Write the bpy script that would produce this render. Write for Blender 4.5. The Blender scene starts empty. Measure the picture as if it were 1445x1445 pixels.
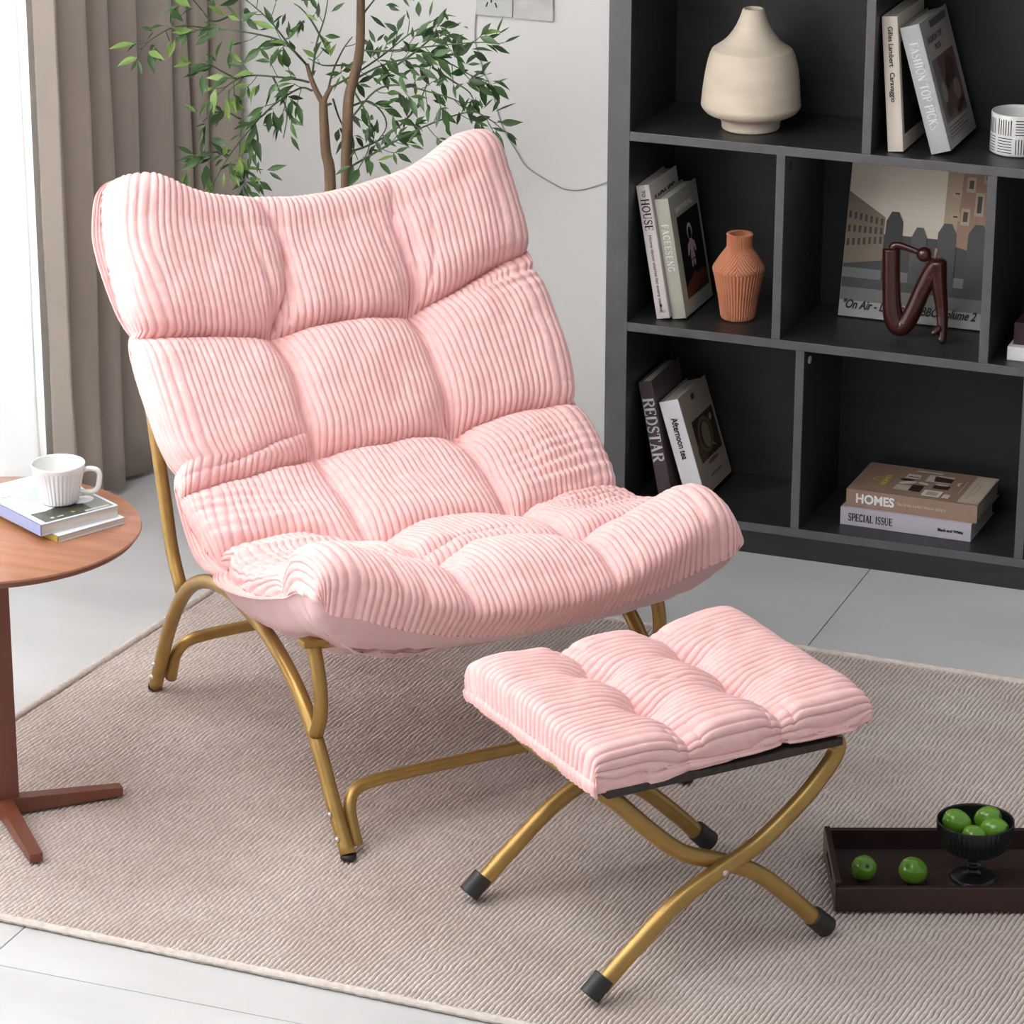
import bpy, bmesh, math, random
import numpy as np
from mathutils import Vector, Matrix
random.seed(7); np.random.seed(7)
D = bpy.data
SC = bpy.context.scene
COL = SC.collection

# ------------------------------------------------------------------ camera, world, lights, exposure
FPX, AZ, TILT, ROLL, CAMH = 4917.7, 21.219, 20.264, 0.1395, 2.4
def cam_axes():
    a, t, r = map(math.radians, (AZ, TILT, ROLL))
    fw = np.array([-math.sin(a)*math.cos(t), math.cos(a)*math.cos(t), -math.sin(t)])
    rt0 = np.array([math.cos(a), math.sin(a), 0.]); up0 = np.cross(rt0, fw)
    return rt0*math.cos(r)+up0*math.sin(r), -rt0*math.sin(r)+up0*math.cos(r), fw
RT, UP, FW = cam_axes()
EYE = np.array([0, 0, CAMH])
cd = D.cameras.new('camera'); cam = D.objects.new('camera', cd); COL.objects.link(cam)
cd.sensor_width = 36; cd.lens = FPX/1445*36; cd.clip_start = .05; cd.clip_end = 60
cam.matrix_world = Matrix(((RT[0], UP[0], -FW[0], 0), (RT[1], UP[1], -FW[1], 0), (RT[2], UP[2], -FW[2], CAMH), (0, 0, 0, 1)))
SC.camera = cam
w = D.worlds.new('world'); SC.world = w; w.use_nodes = True
w.node_tree.nodes['Background'].inputs[0].default_value = (.93, .965, 1, 1)
w.node_tree.nodes['Background'].inputs[1].default_value = .50
def area(name, loc, target, sx, sy, power, col=(1, 1, 1)):
    l = D.lights.new(name, 'AREA'); l.shape = 'RECTANGLE'; l.size = sx; l.size_y = sy; l.energy = power; l.color = col
    o = D.objects.new(name, l); COL.objects.link(o); o.location = loc
    o.rotation_euler = (Vector(target)-Vector(loc)).to_track_quat('-Z', 'Y').to_euler()
    return o
area('window_daylight', (-3.12, 4.1, 1.35), (-1.2, 4.5, .2), 1.9, 2.2, 44, (1, .985, .96))
area('window_backlight', (-4.1, 4.4, 1.2), (-3.2, 4.9, 1.0), 3.2, 2.6, 420, (1, 1, 1))
area('studio_softbox', (-2.0, 2.8, 3.1), (-1.8, 4.9, .3), 1.6, 1.6, 36, (1, .99, .97))
vs = SC.view_settings
vs.view_transform = 'Standard'; vs.look = 'None'; vs.gamma = 1; vs.use_curve_mapping = False; vs.exposure = 0.0

# ------------------------------------------------------------------ helpers
def ray(x, y): return FW*FPX + RT*(x-722.5) - UP*(y-722.5)
def on_z(x, y, z=0.):            # pixel of the photograph -> point on a level plane
    d = ray(x, y); return EYE + d*((z-CAMH)/d[2])
def on_y(x, y, Y):               # pixel -> point on a plane parallel to the back wall
    d = ray(x, y); return EYE + d*(Y/d[1])
def srgb(r, g, b):
    f = lambda c: ((c/255+.055)/1.055)**2.4 if c > 10 else c/255/12.92
    return (f(r), f(g), f(b), 1)
def mat(name, col, rough=.6, metal=0, sheen=0, spec=.5, coat=0):
    m = D.materials.new(name); m.use_nodes = True
    p = m.node_tree.nodes['Principled BSDF']
    p.inputs['Base Color'].default_value = col; p.inputs['Roughness'].default_value = rough
    p.inputs['Metallic'].default_value = metal; p.inputs['Sheen Weight'].default_value = sheen
    p.inputs['Specular IOR Level'].default_value = spec; p.inputs['Coat Weight'].default_value = coat
    return m
def nodes(m): return m.node_tree.nodes, m.node_tree.links, m.node_tree.nodes['Principled BSDF']
def noisy(m, c1, c2, scale=8, detail=4, stretch=(1, 1, 1), bump=0, bscale=None, dist=.002, rot=(0, 0, 0)):
    N, L, P = nodes(m)
    tc = N.new('ShaderNodeTexCoord'); mp = N.new('ShaderNodeMapping'); mp.inputs['Scale'].default_value = stretch; mp.inputs['Rotation'].default_value = rot
    L.new(tc.outputs['Object'], mp.inputs['Vector'])
    n = N.new('ShaderNodeTexNoise'); n.inputs['Scale'].default_value = scale; n.inputs['Detail'].default_value = detail
    L.new(mp.outputs[0], n.inputs['Vector'])
    r = N.new('ShaderNodeValToRGB'); r.color_ramp.elements[0].position = .3; r.color_ramp.elements[1].position = .7
    r.color_ramp.elements[0].color = c1; r.color_ramp.elements[1].color = c2
    L.new(n.outputs['Fac'], r.inputs[0]); L.new(r.outputs[0], P.inputs['Base Color'])
    if bump:
        b = N.new('ShaderNodeBump'); b.inputs['Strength'].default_value = bump; b.inputs['Distance'].default_value = dist
        n2 = N.new('ShaderNodeTexNoise'); n2.inputs['Scale'].default_value = bscale or scale*4; n2.inputs['Detail'].default_value = 3
        L.new(mp.outputs[0], n2.inputs['Vector']); L.new(n2.outputs['Fac'], b.inputs['Height']); L.new(b.outputs[0], P.inputs['Normal'])
    return m
def mesh(name, V, F, m=None, smooth=False):
    me = D.meshes.new(name)
    me.from_pydata([tuple(map(float, v)) for v in V], [], [tuple(map(int, f)) for f in F])
    if smooth: me.polygons.foreach_set('use_smooth', [True]*len(me.polygons))
    if m: me.materials.append(m)
    me.update(); return me
def gridmesh(name, P, m, closed_u=False, flip=False):     # P (nu, nv, 3) numpy
    nu, nv = P.shape[:2]
    iu = np.arange(nu if closed_u else nu-1); iv = np.arange(nv-1)
    a = (iu[:, None]*nv+iv[None]); b = (((iu+1) % nu)[:, None]*nv+iv[None])
    q = np.stack([a, b, b+1, a+1], -1).reshape(-1, 4)
    if flip: q = q[:, ::-1]
    me = D.meshes.new(name)
    me.vertices.add(nu*nv); me.vertices.foreach_set('co', P.reshape(-1).astype(np.float32))
    n = len(q); me.loops.add(n*4); me.loops.foreach_set('vertex_index', q.reshape(-1).astype(np.int32))
    me.polygons.add(n); me.polygons.foreach_set('loop_start', np.arange(0, n*4, 4, dtype=np.int32))
    me.polygons.foreach_set('use_smooth', np.ones(n, dtype=bool))
    if m: me.materials.append(m)
    me.update(calc_edges=True); me.validate(); return me
def obj(name, me, parent=None, loc=None):
    o = D.objects.new(name, me); COL.objects.link(o)
    if parent: o.parent = parent
    if loc is not None: o.location = loc
    return o
def tag(o, label=None, cat=None, group=None, kind=None):
    if label: o['label'] = label
    if cat: o['category'] = cat
    if group: o['group'] = group
    if kind: o['kind'] = kind
    return o
def thing(name, loc, label, cat, group=None, rot=(0, 0, 0)):
    o = D.objects.new(name, None); COL.objects.link(o); o.location = loc; o.rotation_euler = rot; o.empty_display_size = .05
    return tag(o, label, cat, group)
def bm_obj(name, bm, m, parent=None, smooth=False, loc=None):
    me = D.meshes.new(name); bm.to_mesh(me); bm.free(); me.materials.append(m)
    if smooth: me.polygons.foreach_set('use_smooth', [True]*len(me.polygons))
    return obj(name, me, parent, loc)
def add_box(bm, x0, x1, y0, y1, z0, z1, bev=0, M=None):
    r = bmesh.ops.create_cube(bm, size=1)
    S = Matrix.Translation(((x0+x1)/2, (y0+y1)/2, (z0+z1)/2)) @ Matrix.Diagonal((abs(x1-x0), abs(y1-y0), abs(z1-z0), 1))
    bmesh.ops.transform(bm, matrix=S, verts=r['verts'])
    vs_ = r['verts']
    if bev:
        es = list({e for v in vs_ for e in v.link_edges})
        rr = bmesh.ops.bevel(bm, geom=es, offset=bev, segments=2, affect='EDGES', profile=.6)
        vs_ = list({v for f in rr['faces'] for v in f.verts} | {v for v in vs_ if v.is_valid})
    if M is not None: bmesh.ops.transform(bm, matrix=M, verts=vs_)
    return vs_
def box(name, b, m, parent=None, bev=.0, loc=None, M=None):
    bm = bmesh.new(); add_box(bm, *b, bev=bev, M=M); return bm_obj(name, bm, m, parent, loc=loc)
def smooth_path(pts, per=8):
    P = [Vector(p) for p in pts]; P = [2*P[0]-P[1]]+P+[2*P[-1]-P[-2]]; out = []
    for i in range(1, len(P)-2):
        for k in range(per):
            t = k/per; p0, p1, p2, p3 = P[i-1:i+3]
            out.append(.5*((2*p1)+(p2-p0)*t+(2*p0-5*p1+4*p2-p3)*t*t+(3*p1-p0-3*p2+p3)*t**3))
    out.append(P[-2]); return out
def tube_grid(pts, r, n=14, per=8, smooth=True):
    C = smooth_path(pts, per) if smooth else [Vector(p) for p in pts]
    k = len(C); rad = r if callable(r) else (lambda t: r)
    T = [(C[min(i+1, k-1)]-C[max(i-1, 0)]).normalized() for i in range(k)]
    nrm = T[0].orthogonal().normalized(); rings = []
    for i in range(k):
        nrm = (nrm-T[i]*nrm.dot(T[i])).normalized(); bi = T[i].cross(nrm)
        rr = rad(i/(k-1))
        rings.append([C[i]+(nrm*math.cos(a)+bi*math.sin(a))*rr for a in [2*math.pi*j/n for j in range(n)]])
    return rings
def tube(name, pts, r, m, parent=None, n=14, per=8, smooth=True, off=(0, 0, 0)):
    R_ = tube_grid(pts, r, n, per, smooth); V = [v-Vector(off) for ring in R_ for v in ring]; F = []
    for i in range(len(R_)-1):
        for j in range(n):
            F.append((i*n+j, i*n+(j+1) % n, (i+1)*n+(j+1) % n, (i+1)*n+j))
    F.append(tuple(range(n-1, -1, -1))); F.append(tuple((len(R_)-1)*n+j for j in range(n)))
    return obj(name, mesh(name, V, F, m, True), parent)
def lathe(name, prof, m, parent=None, n=48, loc=None, rfun=None):
    P = np.zeros((n, len(prof), 3))
    for i in range(n):
        a = 2*math.pi*i/n
        for j, (r, z) in enumerate(prof):
            rr = r+(rfun(a, z, r, j) if rfun else 0)
            P[i, j] = (rr*math.cos(a), rr*math.sin(a), z)
    return obj(name, gridmesh(name, P, m, closed_u=True), parent, loc)
def ellipsoid(bm, c, r, M=None, seg=16):
    q = bmesh.ops.create_uvsphere(bm, u_segments=seg, v_segments=seg//2+2, radius=1)
    X = Matrix.Translation(c) @ (M or Matrix.Identity(4)) @ Matrix.Diagonal((*r, 1))
    bmesh.ops.transform(bm, matrix=X, verts=q['verts'])
def text(body, size, m, parent, M, name='lettering', sx=1, bold=0, align='LEFT', extrude=.0002):
    cu = D.curves.new(name, 'FONT'); cu.body = body; cu.size = size; cu.align_x = align; cu.align_y = 'CENTER'; cu.extrude = extrude; cu.offset = bold; cu.resolution_u = 3
    t = D.objects.new('tmp_text', cu); COL.objects.link(t)
    bpy.context.view_layer.update()
    me = D.meshes.new_from_object(t.evaluated_get(bpy.context.evaluated_depsgraph_get()))
    D.objects.remove(t); D.curves.remove(cu)
    me.transform(M @ Matrix.Diagonal((sx, 1, 1, 1))); me.materials.clear(); me.materials.append(m)
    return obj(name, me, parent)
# a small serif alphabet: thick / thin strokes with slab serifs, on a unit-height box
def _arc(cx, cy, rx, ry, a0, a1, n=10): return [(cx+rx*math.cos(math.radians(a0+(a1-a0)*i/n)), cy+ry*math.sin(math.radians(a0+(a1-a0)*i/n))) for i in range(n+1)]
TK, TN = .15, .06
SER = {
 'R': (.72, [([(.16, 0), (.16, 1)], TK), ([(.16, .97), (.42, .97)], TN), ([(.16, .5), (.42, .5)], TN), (_arc(.4, .735, .24, .22, 90, -90), .12), ([(.38, .5), (.64, .03)], .13)], [(.16, 0), (.16, 1), (.66, 0)]),
 'E': (.64, [([(.16, 0), (.16, 1)], TK), ([(.1, .97), (.58, .97)], TN), ([(.16, .5), (.46, .5)], TN), ([(.1, .03), (.6, .03)], TN), ([(.58, .97), (.58, .8)], TN), ([(.6, .03), (.6, .2)], TN), ([(.46, .6), (.46, .4)], TN)], []),
 'D': (.76, [([(.16, 0), (.16, 1)], TK), ([(.08, .97), (.36, .97)], TN), ([(.08, .03), (.36, .03)], TN), (_arc(.34, .5, .32, .46, 90, -90), .13)], []),
 'S': (.58, [(_arc(.3, .74, .2, .23, 20, 230), .09), ([(.17, .6), (.42, .4)], TK), (_arc(.29, .27, .21, .25, 50, -160), .09), ([(.5, .97), (.5, .76)], .04), ([(.07, .03), (.07, .26)], .04)], []),
 'T': (.68, [([(.34, 0), (.34, .97)], TK), ([(.04, .97), (.64, .97)], TN), ([(.05, .97), (.05, .76)], TN), ([(.63, .97), (.63, .76)], TN)], [(.34, 0)]),
 'A': (.76, [([(.12, 0), (.38, 1)], TN), ([(.36, 1), (.64, 0)], TK), ([(.2, .34), (.56, .34)], .05)], [(.12, 0), (.64, 0)]),
 'F': (.62, [([(.16, 0), (.16, 1)], TK), ([(.1, .97), (.56, .97)], TN), ([(.16, .5), (.46, .5)], TN), ([(.56, .97), (.56, .78)], TN), ([(.46, .6), (.46, .4)], TN)], [(.16, 0)]),
 'H': (.8, [([(.17, 0), (.17, 1)], TK), ([(.63, 0), (.63, 1)], TK), ([(.17, .5), (.63, .5)], TN)], [(.17, 0), (.17, 1), (.63, 0), (.63, 1)]),
 'I': (.36, [([(.18, 0), (.18, 1)], TK)], [(.18, 0), (.18, 1)]),
 'O': (.8, [(_arc(.4, .5, .31, .46, 0, 360, 20), .12)], []),
 'N': (.8, [([(.14, 0), (.14, 1)], TN), ([(.12, 1), (.64, 0)], TK), ([(.66, 0), (.66, 1)], TN)], [(.14, 0), (.66, 1)]),
 'P': (.66, [([(.16, 0), (.16, 1)], TK), ([(.16, .97), (.4, .97)], TN), ([(.16, .46), (.4, .46)], TN), (_arc(.38, .715, .23, .25, 90, -90), .12)], [(.16, 0), (.16, 1)]),
 'C': (.7, [(_arc(.38, .5, .29, .46, 40, 320, 16), .12), ([(.62, .96), (.62, .72)], .045)], []),
 'K': (.76, [([(.16, 0), (.16, 1)], TK), ([(.2, .42), (.6, .97)], TN), ([(.34, .56), (.64, .02)], TK)], [(.16, 0), (.16, 1), (.62, 1), (.66, 0)]),
 'L': (.62, [([(.16, 0), (.16, 1)], TK), ([(.1, .03), (.56, .03)], TN), ([(.56, .03), (.56, .24)], TN)], [(.16, 1)]),
 'U': (.78, [([(.16, .3), (.16, 1)], TK), (_arc(.39, .3, .23, .27, 180, 360), .09), ([(.62, .3), (.62, 1)], TN)], [(.16, 1), (.62, 1)]),
 'G': (.76, [(_arc(.38, .5, .29, .46, 40, 320, 16), .12), ([(.62, .1), (.62, .42)], TK), ([(.62, .96), (.62, .74)], .045)], [(.6, .42)]),
 ' ': (.36, [], [])}
def serif(body, size, m, parent, M, sx=1., gap=.04, weight=1.):
    V = []; F = []; x = 0
    def stroke(p, wd):
        for (a, b) in zip(p, p[1:]):
            a = Vector((a[0]+x, a[1])); b = Vector((b[0]+x, b[1])); d = (b-a)
            if d.length < 1e-6: continue
            n = Vector((-d.y, d.x)).normalized()*wd*.5*weight; e = d.normalized()*.01
            k = len(V); V.extend([((a-e-n).x, (a-e-n).y, 0), ((b+e-n).x, (b+e-n).y, 0), ((b+e+n).x, (b+e+n).y, 0), ((a-e+n).x, (a-e+n).y, 0)]); F.append((k, k+1, k+2, k+3))
    for ch in body:
        wd, st, se = SER[ch]
        for p, t in st: stroke(p, t)
        for (sx_, sy_) in se:
            yy = .02 if sy_ < .3 else (.98 if sy_ > .9 else sy_)
            stroke([(sx_-.12, yy), (sx_+.12, yy)], .045)
        x += wd+gap
    me = mesh('lettering', [(a*size*sx, (b-.5)*size, 0) for a, b, c in V], F, m); me.transform(M)
    return obj('lettering', me, parent), x*size*sx
def printed(name, polys, parent, M, lift=.00004):   # flat print: stacked coloured polygons with a colour attribute
    V = []; F = []; C = []
    for i, (c, p) in enumerate(polys):
        k = len(V); V += [(a, b, i*lift) for a, b in p]; F.append(tuple(range(k, k+len(p)))); C.append(c)
    me = mesh(name, V, F, M_PRINT); me.transform(M)
    at = me.color_attributes.new('ink', 'FLOAT_COLOR', 'CORNER'); li = 0
    for i, f in enumerate(F):
        for _ in f: at.data[li].color = C[i]; li += 1
    return obj(name, me, parent)
def vnoise(x, y, seed=0):       # smooth value noise in [-1, 1], vectorised
    rg = np.random.RandomState(seed).rand(64, 64)*2-1
    xi = np.floor(x).astype(int); yi = np.floor(y).astype(int); fx = x-xi; fy = y-yi
    fx = fx*fx*fx*(fx*(fx*6-15)+10); fy = fy*fy*fy*(fy*(fy*6-15)+10)
    g = lambda a, b: rg[a % 64, b % 64]
    return (g(xi, yi)*(1-fx)+g(xi+1, yi)*fx)*(1-fy)+(g(xi, yi+1)*(1-fx)+g(xi+1, yi+1)*fx)*fy

# ------------------------------------------------------------------ materials
M_PRINT = mat('printed ink', (.5, .5, .5, 1), .45)
_n, _l, _p = nodes(M_PRINT); _a = _n.new('ShaderNodeVertexColor'); _a.layer_name = 'ink'; _l.new(_a.outputs[0], _p.inputs['Base Color'])
M_WALL = noisy(mat('painted wall', (.6, .6, .6, 1), .75), (.77, .76, .75, 1), (.81, .80, .79, 1), 1.5, 3, bump=.05, bscale=120)
M_BASE = noisy(mat('baseboard paint', (.5, .5, .5, 1), .5), (.56, .56, .55, 1), (.6, .6, .59, 1), 4)
M_TILE = noisy(mat('porcelain tile', (.5, .5, .5, 1), .32), (.53, .53, .53, 1), (.63, .63, .63, 1), 2.2, 6, stretch=(1, 2.4, 1), bump=.03, bscale=60)
M_GROUT = noisy(mat('grout', (.2, .2, .2, 1), .9), (.22, .22, .22, 1), (.28, .28, .28, 1), 40)
M_EDGE = noisy(mat('grey edge banding', (.1, .1, .1, 1), .45), (.092, .092, .098, 1), (.112, .112, .118, 1), 30, bump=.03, bscale=120)
M_SHELF = noisy(mat('charcoal laminate', (.05, .05, .053, 1), .40), (.020, .020, .0215, 1), (.028, .028, .030, 1), 6, 4, stretch=(1, 8, 8), bump=.04, bscale=90)
M_GOLD = noisy(mat('gold painted steel', (.4, .26, .09, 1), .34, .55), (.33, .195, .055, 1), (.39, .24, .072, 1), 30, bump=.02, bscale=300)
M_RUB = noisy(mat('black rubber', (.012, .012, .012, 1), .5), (.010, .010, .010, 1), (.018, .018, .018, 1), 50)
M_STEEL = noisy(mat('screw steel', (.6, .6, .6, 1), .3, 1), (.55, .55, .55, 1), (.7, .7, .7, 1), 60)
M_PINK = noisy(mat('pink corduroy', (.8, .5, .48, 1), .85, sheen=.12, spec=.12), (.83, .485, .470, 1), (.88, .555, .54, 1), 55, 5, bump=.55, bscale=900, dist=.0012)
M_PINK.node_tree.nodes['Principled BSDF'].inputs['Sheen Roughness'].default_value = .5
M_LIN = noisy(mat('pink lining cloth', (.7, .45, .45, 1), .55, sheen=.2), (.66, .40, .41, 1), (.72, .46, .47, 1), 6, 3, bump=.3, bscale=25, dist=.004)
M_SLING = noisy(mat('dark brown sling cloth', (.03, .02, .018, 1), .8), (.028, .020, .018, 1), (.045, .034, .03, 1), 90)
M_SLING2 = noisy(mat('beige underside cloth', (.3, .22, .2, 1), .8), (.26, .19, .165, 1), (.32, .24, .21, 1), 30)
M_WOOD = noisy(mat('cherry wood', (.35, .13, .06, 1), .3, coat=.25), (.31, .13, .068, 1), (.42, .195, .11, 1), 5, 6, stretch=(1, 9, 1), bump=.05, bscale=40, rot=(0, 0, .5))
M_WOOD2 = noisy(mat('cherry wood legs', (.3, .1, .05, 1), .4), (.12, .034, .017, 1), (.18, .054, .028, 1), 7, 6, stretch=(1, 1, .2), bump=.05, bscale=50)
M_CERA = noisy(mat('white glazed stoneware', (.8, .78, .76, 1), .22), (.74, .73, .71, 1), (.79, .78, .765, 1), 12)
M_VASE = noisy(mat('rough cream ceramic', (.6, .52, .42, 1), .85), (.57, .48, .375, 1), (.67, .575, .46, 1), 14, 6, stretch=(1, 1, 2), bump=.45, bscale=70, dist=.002)
M_TERRA = noisy(mat('terracotta', (.55, .2, .1, 1), .75), (.50, .185, .095, 1), (.58, .23, .125, 1), 30, bump=.15, bscale=200)
M_RED = noisy(mat('oxblood lacquer', (.07, .012, .01, 1), .25, coat=.4), (.034, .0065, .005, 1), (.052, .010, .0075, 1), 6)
M_TRAY = noisy(mat('dark walnut lacquer', (.03, .012, .012, 1), .3), (.024, .009, .009, 1), (.035, .014, .014, 1), 7, stretch=(1, 8, 1))
M_TRAYF = noisy(mat('tray base gloss', (.02, .01, .01, 1), .08), (.045, .030, .027, 1), (.055, .038, .034, 1), 7)
M_BOWL = noisy(mat('black ribbed glass', (.008, .009, .01, 1), .28), (.007, .008, .009, 1), (.012, .013, .015, 1), 20)
M_LIME = noisy(mat('green fruit skin', (.13, .3, .02, 1), .22, coat=.3), (.085, .24, .012, 1), (.17, .36, .03, 1), 22, 5, bump=.06, bscale=160)
M_STEMF = noisy(mat('fruit stem', (.05, .06, .02, 1), .7), (.04, .05, .015, 1), (.07, .07, .03, 1), 80)
M_CURT = noisy(mat('taupe drape', (.35, .3, .27, 1), .8, sheen=.2), (.46, .395, .34, 1), (.52, .45, .39, 1), 3, bump=.1, bscale=500)
M_BARK = noisy(mat('thin bark', (.25, .15, .08, 1), .8), (.08, .048, .026, 1), (.24, .155, .09, 1), 40, 5, stretch=(1, 1, .3), bump=.5, bscale=120)
M_TWIG = noisy(mat('green twig', (.05, .09, .03, 1), .6), (.035, .06, .022, 1), (.08, .13, .05, 1), 40)
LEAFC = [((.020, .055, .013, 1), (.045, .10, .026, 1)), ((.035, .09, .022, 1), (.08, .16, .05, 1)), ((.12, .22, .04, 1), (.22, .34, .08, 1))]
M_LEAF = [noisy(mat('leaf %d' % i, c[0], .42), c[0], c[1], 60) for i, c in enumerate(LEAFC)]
M_POT = noisy(mat('grey planter', (.3, .3, .3, 1), .7), (.3, .3, .3, 1), (.36, .36, .36, 1), 8)
M_SOIL = noisy(mat('soil', (.03, .02, .01, 1), .95), (.02, .014, .01, 1), (.06, .04, .03, 1), 60, bump=.8)
M_PLATE = noisy(mat('outlet plastic', (.7, .7, .7, 1), .35), (.62, .62, .61, 1), (.64, .64, .63, 1), 10)
M_PLATE2 = noisy(mat('scuffed switch plate', (.7, .7, .7, 1), .35), (.50, .49, .47, 1), (.70, .69, .68, 1), 18, 6)
M_CORD = noisy(mat('grey cord', (.4, .4, .42, 1), .5), (.36, .36, .39, 1), (.42, .42, .45, 1), 60)
M_BLACK = noisy(mat('black ink', (.01, .01, .01, 1), .6), (.010, .010, .010, 1), (.014, .014, .014, 1), 9)
M_WHITE = noisy(mat('white ink', (.85, .85, .85, 1), .5), (.82, .82, .82, 1), (.86, .86, .86, 1), 9)
M_PAGES = noisy(mat('page block', (.6, .55, .48, 1), .8), (.50, .45, .38, 1), (.70, .66, .58, 1), 4, 2, stretch=(90, 1, 1))
M_PAGESH = noisy(mat('page block flat', (.6, .55, .5, 1), .8), (.50, .45, .40, 1), (.72, .68, .62, 1), 4, 2, stretch=(1, 1, 90))
def cover(name, r, g, b, rough=.4):
    c = srgb(r, g, b); d = tuple(x*.93 for x in c[:3])+(1,)
    return noisy(mat(name, c, rough), d, c, 14)
_n, _l, _p = nodes(M_CURT); _t = _n.new('ShaderNodeBsdfTranslucent'); _x = _n.new('ShaderNodeMixShader'); _x.inputs[0].default_value = .30
_l.new(_p.inputs['Base Color'].links[0].from_socket, _t.inputs[0]); _o = [n for n in _n if n.type == 'OUTPUT_MATERIAL'][0]
_l.new(_p.outputs[0], _x.inputs[1]); _l.new(_t.outputs[0], _x.inputs[2]); _l.new(_x.outputs[0], _o.inputs[0])
# glass and sheer
M_GLASS = mat('window glass', (1, 1, 1, 1), .02); M_GLASS.node_tree.nodes['Principled BSDF'].inputs['Transmission Weight'].default_value = 1
M_SHEER = D.materials.new('sheer voile'); M_SHEER.use_nodes = True
N_ = M_SHEER.node_tree.nodes; L_ = M_SHEER.node_tree.links; N_.clear()
o_ = N_.new('ShaderNodeOutputMaterial'); t_ = N_.new('ShaderNodeBsdfTranslucent'); d_ = N_.new('ShaderNodeBsdfDiffuse'); x_ = N_.new('ShaderNodeMixShader')
tc_ = N_.new('ShaderNodeTexCoord'); wv = N_.new('ShaderNodeTexNoise'); wv.inputs['Scale'].default_value = 300
rp = N_.new('ShaderNodeValToRGB'); rp.color_ramp.elements[0].color = (.86, .86, .86, 1); rp.color_ramp.elements[1].color = (.93, .93, .93, 1)
L_.new(tc_.outputs['Object'], wv.inputs['Vector']); L_.new(wv.outputs['Fac'], rp.inputs[0]); L_.new(rp.outputs[0], t_.inputs[0]); L_.new(rp.outputs[0], d_.inputs[0])
x_.inputs[0].default_value = .45; L_.new(t_.outputs[0], x_.inputs[1]); L_.new(d_.outputs[0], x_.inputs[2]); L_.new(x_.outputs[0], o_.inputs[0])

# ------------------------------------------------------------------ the room
YW = 6.30; XW = -3.24
floor = D.objects.new('floor', None); COL.objects.link(floor); floor['kind'] = 'structure'
box('grout_bed', (-3.3, 2.5, 1.0, 6.4, -.05, -.004), M_GROUT, floor)
TX = .7755; tile_me = {}
k = 0
for i in range(-3, 5):
    x0 = -1.6045+i*TX
    for j in range(-2, 3):
        y0 = 3.991+j*1.551+(.775 if i in (-2, -3) else 0)
        a0, a1, b0, b1 = max(x0, -3.3), min(x0+TX, 2.5), max(y0, 1.0), min(y0+1.551, 6.38)
        if a1-a0 < .05 or b1-b0 < .05: continue
        box('tile', (a0+.001, a1-.001, b0+.001, b1-.001, -.012, 0), M_TILE, floor, bev=.0007)
wb = box('wall_back', (-3.4, 2.5, YW, YW+.1, 0, 2.9), M_WALL); tag(wb, kind='structure')
bb = box('baseboard_back', (-3.24, 2.5, YW-.012, YW, 0, .079), M_BASE, bev=.002); tag(bb, kind='structure')
# left wall with a tall window opening (y 2.6 .. 5.75)
bm = bmesh.new()
add_box(bm, XW-.12, XW, 5.78, YW, 0, 2.9); add_box(bm, XW-.12, XW, 1.6, 2.6, 0, 2.9)
add_box(bm, XW-.12, XW, 2.6, 5.78, 2.55, 2.9); add_box(bm, XW-.12, XW, 2.6, 5.78, 0, .04)
tag(bm_obj('wall_left', bm, M_WALL), kind='structure')
win = D.objects.new('window_1', None); COL.objects.link(win); win.location = (XW-.06, 4.19, 1.3); win['kind'] = 'structure'
bm = bmesh.new()
for (a, b, c, d) in ((2.6, 5.78, .04, .09), (2.6, 5.78, 2.5, 2.55), (2.6, 2.65, .04, 2.55), (5.73, 5.78, .04, 2.55), (4.17, 4.22, .04, 2.55)):
    add_box(bm, -.02, .02, a-4.19, b-4.19, c-1.3, d-1.3, .003)
bm_obj('window_frame', bm, M_PLATE, win)
for (a, b) in ((2.65, 4.17), (4.22, 5.73)):
    box('pane', (-.003, .003, a-4.19, b-4.19, .09-1.3, 2.5-1.3), M_GLASS, win)

# ------------------------------------------------------------------ curtains
def cloth(name, plan, m, z0=.012, z1=2.7, flare=None, parent=None, per=6, thick=.0025, rows=26):
    C = smooth_path([(x, y, 0) for x, y in plan], per); n = len(C)
    P = np.zeros((n, rows, 3))
    cx = np.array([[c.x, c.y] for c in C])
    T = np.gradient(cx, axis=0); T /= np.linalg.norm(T, axis=1)[:, None]+1e-9; Nn = np.stack([T[:, 1], -T[:, 0]], 1)
    for j in range(rows):
        t = j/(rows-1); z = z0+(z1-z0)*t
        wob = .006*(1-t)*vnoise(np.arange(n)*.16+3, np.full(n, t*5.), 5)+.012*max(0, .35-t)*vnoise(np.arange(n)*.1, np.full(n, t*9.), 9)
        P[:, j, :2] = cx+Nn*wob[:, None]; P[:, j, 2] = z
    top = gridmesh(name, P, m); o = obj(name, top, parent)
    md = o.modifiers.new('thick', 'SOLIDIFY'); md.thickness = thick; md.offset = 0
    return o
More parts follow.
